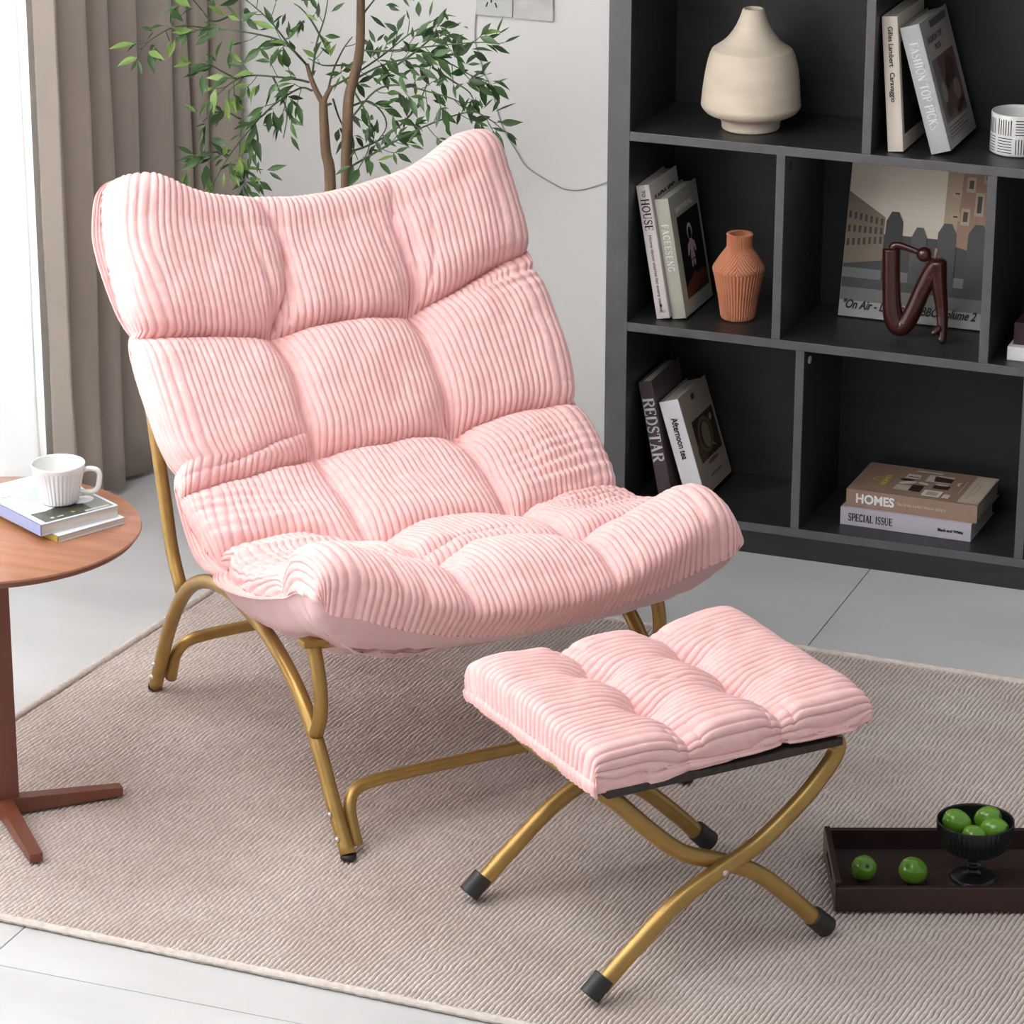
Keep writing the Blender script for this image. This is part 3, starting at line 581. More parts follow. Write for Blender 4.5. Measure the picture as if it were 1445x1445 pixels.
_src = _p.inputs['Base Color'].links[0].from_socket; _l.new(_a.outputs[0], _m.inputs[0]); _m.inputs[6].default_value = (.33, .25, .215, 1); _l.new(_src, _m.inputs[7]); _l.new(_m.outputs[2], _p.inputs['Base Color'])  # darker brown mixed in for the painted shade of the rib valleys
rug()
RZ = .0105   # rug surface

# ------------------------------------------------------------------ chair and ottoman (shared local frame: s across, f towards the room, z up)
A_ = np.array([.64575, .76355, 0.]); Fd = np.array([.76355, -.64575, 0.]); MC = np.array([-1.820, 4.724, 0.])
def W3(s, f, z): return tuple(A_*s+Fd*f+np.array([0, 0, z]))     # relative to MC
def interp(xs, ys, x):     # smooth (Catmull-Rom) interpolation
    xs = np.array(xs, float); ys = np.array(ys, float)
    i = np.clip(np.searchsorted(xs, x, side='right')-1, 0, len(xs)-2); t = (x-xs[i])/(xs[i+1]-xs[i])
    g = np.gradient(ys, xs); h = xs[i+1]-xs[i]
    return (2*t**3-3*t**2+1)*ys[i]+(t**3-2*t**2+t)*h*g[i]+(-2*t**3+3*t**2)*ys[i+1]+(t**3-t**2)*h*g[i+1]
def normals(P):
    du = np.gradient(P, axis=0); dv = np.gradient(P, axis=1); n = np.cross(du, dv); return n/(np.linalg.norm(n, axis=2, keepdims=True)+1e-12)
def roll(e, R):
    x = np.clip(e/R, 0, 1); return np.sqrt(np.clip(1-(1-x)**2, 0, 1))
VK = [0, .5, 1, 1.5, 2, 2.5, 3, 3.5, 4, 4.5, 5]
CF = [-.800, -.728, -.640, -.562, -.482, -.375, -.255, -.150, -.060, .010, .052]
CZ = [.838, .745, .640, .553, .474, .420, .396, .402, .418, .398, .352]
EF = [-.795, -.735, -.660, -.588, -.502, -.425, -.325, -.225, -.110, -.020, .060]
EZ = [.905, .800, .690, .597, .498, .425, .386, .385, .416, .448, .442]
LV = np.concatenate([[0], np.cumsum(np.hypot(np.diff(interp(VK, CF, np.linspace(0, 5, 501))), np.diff(interp(VK, CZ, np.linspace(0, 5, 501)))))])
def arc(v): return np.interp(v, np.linspace(0, 5, 501), LV)
def base(s, v):
    k = np.clip(np.abs(s)/.375, 0, 1.15)**2
    f = interp(VK, CF, v)*(1-k)+interp(VK, EF, v)*k; z = interp(VK, CZ, v)*(1-k)+interp(VK, EZ, v)*k
    fr_ = np.clip((v-3.6)/1.4, 0, 1)**2; f = f+k*fr_*np.where(s < 0, -.034, .020); z = z+k*fr_*np.where(s < 0, .022, 0)
    return s[..., None]*A_+f[..., None]*Fd+z[..., None]*np.array([0, 0, 1.])
def warp(a, h, R):       # spreads samples evenly over a flat top and its quarter-round edges
    fl = h-R; tot = fl+R*math.pi/2; l = np.abs(a)*tot
    return np.sign(a)*np.where(l < fl, l, fl+R*np.sin(np.clip((l-fl)/R, 0, math.pi/2)))/h
def chair_cushion(chair):
    NR = 74; K = 7; nu = NR*K+1; nv = 600
    ua = np.linspace(-1, 1, nu)[:, None]+np.zeros((1, nv)); u = warp(ua, .372, .060); v = np.linspace(0, 5, nv)[None, :]+np.zeros((nu, 1))
    L = arc(v); Lt = arc(5.)
    # row positions wander a little across the width
    rows = [(1, .0), (2, .01), (3, .0), (4, .0)]
    hw = .372+.010*np.sin(v*1.3)
    for r, _ in rows: hw = hw-.014*np.exp(-np.abs(L-arc(float(r)))/.022)*(1 if r < 4 else .5)
    corner = lambda t: 1-np.sqrt(np.clip(1-(1-np.clip(t, 0, 1))**2, 0, 1))
    hw = hw*(1-.12*corner(L/.10)-.06*corner((Lt-L)/.05))
    s = u*hw*np.where(u < 0, 1+.045*np.exp(-((v-.4)/.45)**2)+.075*np.exp(-((v-3.05)/.6)**2), 1)
    vv = v.copy()
    # pinch towards the tufts
    for r in (1, 2, 3, 4):
        for sg in (-1, 1):
            st = sg*.13; Lr = arc(float(r)); d2 = (s-st)**2+(L-Lr)**2
            s = s-.42*(s-st)*np.exp(-d2/(.042**2))
    fix = 1-np.abs(u)**10
    s = s+(.0040*vnoise(u*5+4, L*9, 2)+.0009*vnoise(u*14, L*24, 12))*fix
    B = base(s, vv); Nn = normals(B)
    if Nn[nu//2, nv//2, 2] < 0: Nn = -Nn
    H = interp([0, .5, 1, 2, 3, 4, 4.5, 5], [.075, .082, .078, .066, .058, .066, .078, .078], v)
    # column seams
    hcol = np.ones_like(s)
    for sg in (-1, 1):
        t_ = np.clip(1-v, 0, 1); wig = (.046*np.sin(t_*math.pi*.95) if sg < 0 else .020*t_+.006*np.sin(t_*9))+.004*vnoise(L*22, np.full_like(L, 9.+sg), 17)
        du = np.abs(s-sg*.13-wig)
        near = np.zeros_like(s)
        for r in (1, 2, 3, 4): near = np.maximum(near, np.exp(-((L-arc(float(r)))/.045)**2))
        amp = .46+.50*near
        amp = amp*np.where(v < 1, .12+.88*np.clip(1.35*v, 0, 1)**(.55 if sg < 0 else 1.1), 1)*np.where(v > 4, 1-.62*np.clip(v-4, 0, 1), 1)
        q_ = np.sqrt(du**2+.0008**2); hcol = hcol*(1-amp*(.35*np.exp(-q_/.008)+.65*np.exp(-q_/.036)))
    hrow = np.ones_like(s)
    for r, _ in rows:
        wig = .006*vnoise(s*9, np.full_like(s, r*1.7), 21)+.002*vnoise(s*30, np.full_like(s, r*1.7), 23)
        bow = .020*np.cos(np.clip(np.abs(s)-.13, 0, .25)/.25*math.pi/2) if False else 0
        # between tufts the seam bows upwards a touch
        mid = np.abs(np.abs(s)-.13)
        cen = np.sin(np.clip((s+.13)/.26, 0, 1)*math.pi); lf = np.clip((-s-.13)/.24, 0, 1); rt = np.clip((s-.13)/.24, 0, 1)
        off = {1: -.012*cen-.045*rt**.8+.004*lf, 2: -.012*cen+.062*lf**1.3+.004*np.sin(rt*math.pi)*-4+.022*rt, 3: -.034*cen-.050*np.sin(lf*math.pi*.9)-.020*np.sin(rt*math.pi), 4: -.022*cen-.008*np.sin(rt*math.pi)}[r]
        dL = L-arc(float(r))+wig-off
        near = np.exp(-(mid/.05)**2)
        amp = {1: .76, 2: .62, 3: .68, 4: .42+.34*np.clip((np.abs(s)-.13)/.08, 0, 1)}[r]; amp = amp+(.97-amp)*near
        q_ = np.sqrt(dL**2+.0006**2); hrow = hrow*(1-amp*(.4*np.exp(-q_/.007)+.6*np.exp(-q_/np.where(dL < 0, .022, .038))))
        # second, shallower fold running beside the seam
        m2 = np.clip(vnoise(s*5+r*3, np.full_like(s, r*2.2), 31)*1.6, 0, 1)
        hrow = hrow*(1-.34*m2*np.exp(-np.abs(dL-(.026 if r == 1 else -.034)-.008*np.sin(s*22+r))/.0055))
    e_side = hw-np.abs(s); rl = roll(e_side, .055)*roll(L, .060)*roll(Lt-L, .050)
    H = H*(1-.25*np.clip((np.abs(s)-.15)/.1, 0, 1)*np.exp(-((v-3.45)/.4)**2))
    h = H*(.05+.95*hcol*hrow)*rl
    # pillow dome + slack ripples at the bend
    h += .006*vnoise(s*7, L*7, 41)*rl+.0028*vnoise(s*24, L*20, 42)*rl
    side = np.clip((np.abs(s)-.14)/.12, 0, 1)
    msk = side*np.exp(-((v-2.95)/.75)**2)*(.35+.65*(vnoise(s*6, L*5, 51) > -.35))
    h += .0030*msk*np.sin((L+.05*np.abs(s)+.012*vnoise(s*10, L*7, 52))*2*math.pi/.027)*rl*(.5+.5*vnoise(s*11, L*11, 53))*1.4
    msk = np.clip((np.abs(s)-.22)/.1, 0, 1)*np.exp(-((v-1.0)/.16)**2)
    h += .0030*msk*np.sin((L+.01*vnoise(s*12, L*12, 54))*2*math.pi/.021)*rl*(.5+.5*vnoise(s*9+5, L*9, 55))*1.4
    # long soft pleats running up from the first tufts and at the front roll
    for (s0, s1, a, amp, wd) in ((-.125, -.150, 0, .009, .008), (-.11, -.06, 0, .006, .006), (.135, .175, 0, .009, .008), (.12, .095, 0, .006, .007), (.145, .235, 0, .005, .006)):
        t = np.clip((arc(1.)-L)/arc(1.), 0, 1); c_ = s0+(s1-s0)*t**.8+.006*np.sin(t*6)
        h -= amp*np.exp(-((s-c_)/wd)**2)*np.clip(t*8, 0, 1)*np.clip(1.25-1.3*t, 0, 1)*rl
    for (s0, s1, amp, wd, top) in ((-.245, -.27, .012, .007, .9), (-.215, -.20, .008, .006, .8), (.03, .045, .006, .006, .7), (.17, .16, .010, .008, .9), (.30, .33, .010, .007, .8), (-.08, -.10, .006, .006, .6)):
        t = np.clip((Lt-L)/.12, 0, 1); c_ = s0+(s1-s0)*t
        h -= amp*np.exp(-((s-c_)/wd)**2)*np.clip(1-t/top, 0, 1)*np.clip(1-t, 0, 1)*rl
    h += (.024*np.exp(-((s+.315)/.075)**2)+.008*np.exp(-((s-.32)/.07)**2))*np.exp(-((v-4.52)/.36)**2)*rl**.6
    P = B+Nn*h[..., None]
    # the rim bulges outwards past its seam
    out = np.sign(s)*.016*np.sin(np.clip(e_side/.055, 0, 1)*math.pi)*roll(L, .05)
    P = P+out[..., None]*A_
    P = P-(.020*np.exp(-((v-4.5)/.34)**2)*np.clip((-s-.24)/.1, 0, 1)*roll(e_side, .03))[..., None]*A_
    fr = .014*np.sin(np.clip((Lt-L)/.05, 0, 1)*math.pi); P = P+fr[..., None]*Fd
    tp = .016*np.sin(np.clip(L/.07, 0, 1)*math.pi); P[..., 2] += tp
    ear = .030*np.exp(-((np.abs(s)-.30)/.065)**2)*np.exp(-(L/.09)**2)-.008*np.exp(-(s/.12)**2)*np.exp(-(L/.09)**2); P[..., 2] += ear
    n2 = normals(P)
    if n2[nu//2, nv//2, 2] < 0: n2 = -n2
    ph = (ua+1)/2*NR
    rib = np.abs(np.sin(math.pi*ph))**.5
    amp = .0042*(.86+.14*vnoise(ph*1.0, L*90, 61))
    P = P+n2*((rib-.55)*amp)[..., None]
    P = P+n2*(.0005*vnoise(ph*6, L*330, 62))[..., None]
    o = obj('cushion', gridmesh('cushion', P, M_PINK, flip=True), chair)
    # lining: plain pink cloth bag under the corduroy, meeting it at the rim
    mu, mv = 90, 170
    u = np.linspace(-1, 1, mu)[:, None]+np.zeros((1, mv)); v = np.linspace(0, 5, mv)[None, :]+np.zeros((mu, 1)); L = arc(v)
    hwv = np.interp(v[0], np.linspace(0, 5, nv), hw[0]); s = u*(hwv-.003)*np.where(u < 0, 1+.045*np.exp(-((v-.4)/.45)**2)+.075*np.exp(-((v-3.05)/.6)**2), 1)
    B = base(s, v); Nn = normals(B)
    if Nn[mu//2, mv//2, 2] < 0: Nn = -Nn
    Tt = interp([0, 1, 2, 2.6, 3, 3.5, 4, 4.5, 5], [.02, .025, .025, .055, .105, .115, .105, .085, .066], v)
    Tt = Tt*roll(1-np.abs(u), np.where(u < 0, .38, .22))**.8*roll(L, .05)*roll(Lt-L, .022)*(1-.16*np.clip((-u-.45)/.35, 0, 1)*np.clip((4.7-v)/.8, 0, 1))
    Tt = Tt+(.004*vnoise(u*7, v*5, 71)+.003*vnoise(u*20, v*9, 72)+.0028*vnoise(u*34+v*6, v*3, 73)+.002*vnoise(u*16, v*30, 74))*np.clip(Tt/.02, 0, 1)
    sag = -np.clip(Tt/.1, 0, 1)*.012*(1-u**2)
    P = B-Nn*Tt[..., None]; P[..., 2] += sag
    P = P-(np.sign(s)*.03*np.clip(Tt/.08, 0, 1)*np.abs(u)**3)[..., None]*A_
    P = P-(.016*np.clip(Tt/.05, 0, 1)*np.clip((v-4.4)/.6, 0, 1))[..., None]*Fd
    obj('lining', gridmesh('lining', P, M_LIN), o)['label'] = 'plain pink lining cloth'
    return o
chair = thing('lounge_chair', (MC[0], MC[1], 0), 'pink corduroy tufted lounge chair with gold tubular legs in the middle of the rug', 'chair')
chair_cushion(chair)
RT_ = .0122; HG = .0165
for sg in (-1, 1):
    s = .307*sg
    arch = [(0.004, HG), (-.030, .062), (-.063, .110), (-.105, .170), (-.155, .220), (-.215, .258), (-.285, .286), (-.360, .302), (-.440, .307), (-.520, .293), (-.585, .262), (-.640, .213), (-.690, .145), (-.728, .075), (-.758, HG)]
    tube('leg', [W3(s, f, z) for f, z in arch], RT_, M_GOLD, chair, 16, 5)
    tube('upright', [W3(s, -.105, .178), W3(s, -.088, .215), W3(s, -.086, .26), W3(s, -.097, .300), W3(s, -.108, .328)], .0115, M_GOLD, chair, 14, 5)
    tube('back_post', [W3(s, -.628, .237), W3(s*.995, -.668, .300), W3(s*.99, -.695, .38), W3(s*.985, -.735, .50), W3(s*.97, -.780, .62), W3(s*.95, -.822, .72), W3(s*.9, -.845, .78)], .0115, M_GOLD, chair, 14, 5)
    for f, tf in ((0.006, .4), (-.760, -.45)):
        bm = bmesh.new(); bmesh.ops.create_cone(bm, cap_ends=True, segments=16, radius1=.0128, radius2=.0125, depth=.007, matrix=Matrix.Translation(W3(s, f, HG-.0018)))
        bm_obj('foot_cap', bm, M_RUB, chair, True)
    for f, z in ((-.012, .040), (-.037, .072), (-.745, .040), (-.733, .068)):
        bm = bmesh.new(); ellipsoid(bm, W3(s-sg*.0, f+(.0 if f > -.3 else 0), z), (.0045, .0045, .0045), seg=8)
        bmesh.ops.translate(bm, vec=Vector(W3(.012*(-1), .004 if f > -.3 else .0, 0)), verts=bm.verts); bm_obj('screw', bm, M_STEEL, chair, True)
    box('rail_bracket', (-.022, .022, -.012, .012, -.006, .006), M_GOLD, chair, .003, M=Matrix.Translation(W3(s, -.108, .335)) @ Matrix.Rotation(math.atan2(A_[1], A_[0]), 4, 'Z'))
def ubar(f0, slope):
    P = [(-.284, .020), (-.284, .045), (-.282, .072), (-.268, .094), (-.235, .102), (-.15, .104), (0, .104), (.15, .104), (.235, .102), (.268, .094), (.282, .072), (.284, .045), (.284, .020)]
    return [W3(s, f0-slope*z, z) for s, z in P]
tube('crossbar', ubar(.0, .55), .0105, M_GOLD, chair, 14, 6); tube('crossbar', [(x, y, z+.012) for x, y, z in ubar(-.752, -.42)], .0105, M_GOLD, chair, 14, 6)
tube('seat_rail', [W3(-.31, -.108, .330), W3(-.15, -.108, .322), W3(0, -.108, .320), W3(.15, -.108, .322), W3(.31, -.108, .330)], .009, M_GOLD, chair, 12, 4)
tube('back_rail', [W3(-.277, -.845, .78), W3(0, -.855, .765), W3(.277, -.845, .78)], .0115, M_GOLD, chair, 12, 6)

# ottoman
OC = MC+A_*.020+Fd*.412
ott = thing('ottoman', (OC[0], OC[1], 0), 'pink corduroy tufted footstool on crossed gold legs in front of the chair', 'ottoman')
def WO(s, f, z): return tuple(A_*(s-.020)+Fd*(f-.412)+np.array([0, 0, z]))
def ottoman_cushion():
    NR = 33; K = 9; nu = NR*K+1; nv = 320; hs, hf = .231, .196; z0 = .360
    ua = np.linspace(-1, 1, nu)[:, None]+np.zeros((1, nv)); u = warp(ua, hf, .036); q = warp(np.linspace(-1, 1, nv)[None, :]+np.zeros((nu, 1)), hs, .036)
    f = u*hf; s = q*hs
    hfv = np.ones_like(u)
    for sg in (-1, 1): hfv = hfv-.035*np.exp(-np.abs(s-sg*.078)/.016)
    f = f*hfv
    cr = lambda a: 1-np.sqrt(np.clip(1-(1-np.clip(a, 0, 1))**2, 0, 1))
    f = f*(1-.05*cr((hs-np.abs(s))/.04))
    for a in (-1, 1):
        for b_ in (-1, 1):
            st = a*.078; ft = b_*.066; d2 = (s-st)**2+(f-ft)**2
            f = f-.45*(f-ft)*np.exp(-d2/.032**2); s = s-.2*(s-st)*np.exp(-d2/.03**2)
    f = f+.003*vnoise(f*16, s*12, 3)
    hr = np.ones_like(s)
    for a in (-1, 1):
        dd = np.abs(s-a*.078-.004*vnoise(f*14, s*0+a, 5)); near = np.maximum(np.exp(-((f-.066)/.032)**2), np.exp(-((f+.066)/.032)**2))
        endm = np.clip((np.abs(f)-.13)/.05, 0, 1)
        amp = .46+.48*near+.12*endm
        hr = hr*(1-amp*np.exp(-np.sqrt(dd**2+.001**2)/.022))
        m2 = np.clip(endm+near*.5, 0, 1); hr = hr*(1-.22*m2*np.exp(-np.abs(dd-.019)/.005))
    for b_ in (-1, 1):
        dd = np.abs(f-b_*.066-.004*vnoise(s*12, f*0+b_, 6)); near = np.maximum(np.exp(-((s-.078)/.035)**2), np.exp(-((s+.078)/.035)**2))*np.where(np.abs(s) < .09, 1, .8)
        hr = hr*(1-(.04+.42*near)*np.exp(-np.sqrt(dd**2+.002**2)/.026))
    ef = hf*hfv-np.abs(f); es = hs-np.abs(s); R_ = .036
    rl = roll(ef, R_)*roll(es, R_)
    h = .052*(.14+.86*hr)*rl+.004*vnoise(s*10, f*10, 8)*rl+.0018*vnoise(s*28, f*30, 9)*rl
    # diagonal slack fold in the middle block
    h -= .006*np.exp(-((f-.02-.5*(s-.0))/.008)**2)*np.exp(-((s-.0)/.045)**2)
    P = s[..., None]*A_+f[..., None]*Fd; P[..., 2] = z0+h
    P = P+(np.sign(f)*.010*np.sin(np.clip(ef/R_, 0, 1)*math.pi))[..., None]*Fd+(np.sign(s)*.012*np.sin(np.clip(es/R_, 0, 1)*math.pi))[..., None]*A_
    n2 = normals(P)
    if n2[nu//2, nv//2, 2] < 0: n2 = -n2
    ph = (ua+1)/2*NR; rib = np.abs(np.sin(math.pi*ph))**.52
    P = P+n2*((rib-.55)*.0046*(.9+.1*vnoise(ph, s*90, 11)))[..., None]
    o = obj('cushion', gridmesh('cushion', P, M_PINK), ott)
    ring = np.concatenate([P[:-1, 0], P[-1, :-1], P[:0:-1, -1], P[0, :0:-1]])[::3]
    def lvl(k, dz, wob=0):
        c_ = ring.mean(0); Q = c_+(ring-c_)*k; lf_ = np.clip(-((ring-c_)@A_)/.16, 0, 1)**.7; Q[:, 2] = ring[:, 2]*.3+z0*.7+dz*(.25+.75*lf_)+wob*vnoise(np.arange(len(ring))*.12, np.zeros(len(ring)), 5); return Q
    G = np.stack([ring, ring*[1.012, 1.012, 1]+[0, 0, -.004], lvl(1.008, -.012, .002), lvl(.99, -.022, .003)], 1)
    obj('side_band', gridmesh('side_band', G, M_PINK, closed_u=True), o)
    G = np.stack([lvl(.99, -.021, .003), lvl(.93, -.022), lvl(.5, -.020), lvl(.01, -.020)], 1)
    obj('underside', gridmesh('underside', G, M_SLING2, closed_u=True), ott)['label'] = 'beige cloth underside'
ottoman_cushion()
RO_ = .0132
f0, f1 = .222, .592
T1 = [(-.192, .030), (-.129, .085), (-.062, .138), (.010, .172), (.072, .200), (.143, .252), (.190, .300), (.203, .326), (.192, .342)]
T2 = [(.200, .026), (.147, .082), (.083, .140), (.021, .173), (-.045, .202), (-.099, .248), (-.155, .305), (-.182, .328), (-.190, .334)]
for side, ya, yb in ((1, f0, f1), (-1, f0+.016, f1-.020)):
    TT = T1 if side == 1 else T2; near = [(s, yb, z) for s, z in TT]; far = [(s, ya, z) for s, z in reversed(TT)]
    tube('leg', [WO(*p) for p in near], RO_, M_GOLD, ott, 16, 6)
    tube('leg', [WO(*p) for p in far], RO_, M_GOLD, ott, 16, 6)
    tube('seat_bar', [WO(TT[-1][0], ya, TT[-1][1]), WO(TT[-1][0], yb, TT[-1][1])], RO_*.95, M_GOLD, ott, 14, 1, smooth=False)
    for yy in (ya, yb):
        d0 = -1 if side == 1 else 1; a_ = Vector(WO(d0*.210, yy, .0205)); b_ = Vector(WO(d0*.184, yy, .046)); d_ = (b_-a_)
        tube('foot_cap', [tuple(a_), tuple(a_+d_*.12), tuple(a_+d_*.9), tuple(b_)], lambda t: .0115+.006*min(1, t*6)-.0015*t, M_RUB, ott, 16, 4)
for yy in (f0+.008, f1-.010):
    p = WO(.0, yy+.02 if yy > .4 else yy-.02, .170)
    bm = bmesh.new(); bmesh.ops.create_cone(bm, cap_ends=True, segments=14, radius1=.006, radius2=.0045, depth=.050, matrix=Matrix.Translation(WO(.008, yy, .171)) @ Matrix.Rotation(math.atan2(Fd[1], Fd[0]), 4, 'Z') @ Matrix.Rotation(math.pi/2, 4, 'Y'))
    bm_obj('pivot_bolt', bm, M_STEEL, ott, True)
box('sling', (-.213, .182, f0-.412-.008, f1-.412+.016, .333, .345), M_SLING, ott, .002, M=Matrix(((A_[0], Fd[0], 0, 0), (A_[1], Fd[1], 0, 0), (0, 0, 1, 0), (0, 0, 0, 1))))

# ------------------------------------------------------------------ side table with cup and books
TC = np.array([-2.593, 4.434]); TZ = .50
tb = thing('side_table', (TC[0], TC[1], 0), 'round cherry wood pedestal side table with cross feet at the left', 'table')
lathe('tabletop', [(0, TZ-.016), (.222, TZ-.016), (.229, TZ-.013), (.2355, TZ-.004), (.2355, TZ-.001), (.2345, TZ), (0, TZ)], M_WOOD, tb, 96)
lathe('edge_band', [(.2225, TZ-.0164), (.2295, TZ-.0133), (.2360, TZ-.0045), (.2352, TZ-.0040)], M_WOOD2, tb, 96)
box('column', (-.023, .023, -.011, .011, .028, TZ-.016), M_WOOD2, tb, .002, M=Matrix.Rotation(.9, 4, 'Z'))
for a in (.765, .765+math.pi/2, .765+math.pi, .765-math.pi/2):
    bm = bmesh.new(); vs_ = add_box(bm, .0, .195, -.0125, .0125, RZ+.0005, .040, .002)
    for v_ in vs_:
        if v_.is_valid and v_.co.x > .1: v_.co.z = min(v_.co.z, .026); v_.co.y *= .85
    bmesh.ops.transform(bm, matrix=Matrix.Rotation(a, 4, 'Z'), verts=bm.verts); bm_obj('foot', bm, M_WOOD2, tb)
# books on the table
def flat_book(tip, q, z, t, wlen, m, label, msp):
    P0 = on_z(*tip, z+t); Q0 = on_z(*q, z+t); a = math.atan2(Q0[1]-P0[1], Q0[0]-P0[0]); wd = np.linalg.norm(Q0-P0)
    b = thing('paperback_book', (P0[0], P0[1], z), label, 'book', 'books under the cup on the side table', (0, 0, a))
    box('pages', (.002, wd, .001, wlen-.001, .0008, t-.0008), M_PAGESH, b)
    bm = bmesh.new(); add_box(bm, 0, wd+.001, 0, wlen, t-.0008, t, 0); add_box(bm, 0, wd+.001, 0, wlen, 0, .0008, 0); bm_obj('cover', bm, m, b)
    box('spine', (-.0006, .002, 0, wlen, 0, t), msp, b, .0004)
    return b, wd
C_YEL = cover('ochre spine', 176, 150, 70); C_BLUE = cover('pale blue cover', 214, 224, 240); C_SLATE = cover('blue violet spine', 150, 160, 200)
b2, wd = flat_book((81, 757), (175, 730), TZ+.0003, .0105, .20, C_WHITE, 'white paperback with ochre spine at the bottom of the table stack', C_YEL)
b1, wd = flat_book((57, 741), (166, 713), TZ+.0112, .0185, .20, C_BLUE, 'pale blue paperback directly under the white cup', C_SLATE)
pr = [(srgb(70, 76, 66), [(.012, .004), (wd-.004, .004), (wd-.004, .085), (wd*.7, .07), (wd*.45, .045), (.012, .05)]), (srgb(54, 50, 40), [(.03, .02), (wd*.7, .03), (wd*.75, .055), (wd*.4, .052), (.03, .045)]),
      (srgb(44, 40, 36), [(wd*.55, .035), (wd*.72, .03), (wd*.72, .05), (wd*.5, .052)]), (srgb(128, 136, 132), [(wd*.72, .004), (wd-.004, .004), (wd-.004, .1), (wd*.76, .09)]),
      (srgb(170, 190, 222), blob(.07, .12, .04, .03)), (srgb(190, 206, 232), blob(.05, .16, .03, .03)), (srgb(224, 224, 226), blob(wd*.78, .056, .021, .016)),
      (srgb(190, 186, 170), rect(wd*.62, wd-.01, .006, .013)), (srgb(170, 150, 60), blob(wd*.5, .018, .004, .003)), (srgb(200, 196, 180), rect(wd*.2, wd*.24, .012, .018)), (srgb(196, 190, 170), rect(wd*.28, wd*.36, .012, .016))]
printed('cover_print', pr, b1, Matrix.Translation((0, 0, .0188)))
text('TI', .030, C_LILAC, b1, Matrix.Translation((.015, .13, .0192)) @ Matrix.Rotation(0, 4, 'Z'), extrude=.0002)
# cup
CZ0 = TZ+.0112+.0185+.0013
p = on_z(84, 700, CZ0+.008); cup = thing('coffee_cup', (p[0], p[1], CZ0), 'white fluted stoneware coffee cup standing on the table books', 'cup')
cp = [(0, .0006), (.027, 0), (.0295, .002), (.0305, .006), (.0335, .022), (.0385, .046), (.0412, .0555), (.0418, .0585), (.0422, .0615), (.0415, .0635), (.0400, .0625), (.0385, .054), (.0340, .034), (.029, .014), (.02, .008), (0, .007)]
S_ = []
for (r0, z0), (r1, z1) in zip(cp, cp[1:]):
    n_ = 3; S_ += [(r0+(r1-r0)*i/n_, z0+(z1-z0)*i/n_) for i in range(n_)]
S_.append(cp[-1])
lathe('body', S_, M_CERA, cup, 216, rfun=lambda a, z, r, j: (.0011*(abs(math.sin(a*18))-.6) if (3 < j < 20 and .003 < z < .0545) else 0))
ha = math.radians(AZ)
hd = Vector((math.cos(ha), math.sin(ha), 0)); hp = [(.037, .050), (.046, .0535), (.058, .0525), (.0635, .046), (.063, .034), (.060, .022), (.052, .0155), (.042, .0155), (.032, .0165)]
tube('handle', [tuple(hd*r+Vector((0, 0, z))) for r, z in hp], .0042, M_CERA, cup, 12, 6)

# ------------------------------------------------------------------ tray, bowl and fruit
ta = math.radians(21.35); TP = on_z(1178, 1287, RZ)
tray = thing('serving_tray', (TP[0], TP[1], RZ+.0005), 'dark walnut rectangular tray with slotted end handle, on the rug at right', 'tray', None, (0, 0, ta))
tw, td, thh, tk = .46, .213, .046, .009
box('tray_base', (.002, tw-.002, .002, td-.002, 0, .006), M_TRAYF, tray, .001)
box('rim_side', (0, tw, 0, tk, 0, thh*.86), M_TRAY, tray, .0012); box('rim_side', (0, tw, td-tk, td, 0, thh*.86), M_TRAY, tray, .0012)
for x0 in (0, tw-tk):
    bm = bmesh.new(); add_box(bm, x0, x0+tk, tk, td-tk, 0, .019, .0008); add_box(bm, x0, x0+tk, tk, td-tk, .031, thh, .0008)
    add_box(bm, x0, x0+tk, tk, td*.28, .019, .031); add_box(bm, x0, x0+tk, td*.72, td-tk, .019, .031); bm_obj('rim_end', bm, M_TRAY, tray)
def fruit(px, z, r, label, group, tiltv, sq=1.0):
    p = on_z(px[0], px[1], z) if len(px) == 2 else np.array(px)
    f_ = thing('green_fruit', (p[0], p[1], z-r*.97), label, 'fruit', group)
    n, m_ = 28, 20; P = np.zeros((n, m_, 3))
    for i in range(n):
        for j in range(m_):
            th = math.pi*j/(m_-1); a = 2*math.pi*i/n; rr = r*(1-.0*math.cos(th))
            ax = math.cos(th)*r*sq*(1-.16*math.exp(-(th/.22)**2)); rad = rr*math.sin(th)**.96*(1+.012*math.sin(5*a))
            P[i, j] = (rad*math.cos(a), rad*math.sin(a), ax)
    Rm = np.array(Matrix.Rotation(tiltv[0], 3, 'X') @ Matrix.Rotation(tiltv[1], 3, 'Y')); P = P@Rm.T
    zmin = P[..., 2].min(); P[..., 2] -= zmin; f_.location.z = z-r
    obj('flesh', gridmesh('flesh', P, M_LIME, closed_u=True), f_)
    tip = Rm@np.array([0, 0, r*sq*.84]); tip[2] -= zmin; dr = Rm@np.array([0, 0, 1.])
    tube('stem_dimple', [tuple(tip-dr*.003), tuple(tip+dr*.0018)], .0026, M_STEMF, f_, 8, 1, smooth=False)
FZ = RZ+.0070
fruit((1219, 1225), FZ+.020, .0200, 'round green fruit nearest the left end of the tray', 'loose green fruit on the tray', (.9, .5), 1.03)
fruit((1288.5, 1229), FZ+.0208, .0208, 'green fruit lying on the tray base between the other fruit and the bowl', 'loose green fruit on the tray', (-.3, -1.2), 1.1)
p = on_z(1372.5, 1238, FZ); bw = thing('pedestal_bowl', (p[0], p[1], FZ), 'black ribbed footed bowl holding green fruit on the tray', 'bowl')
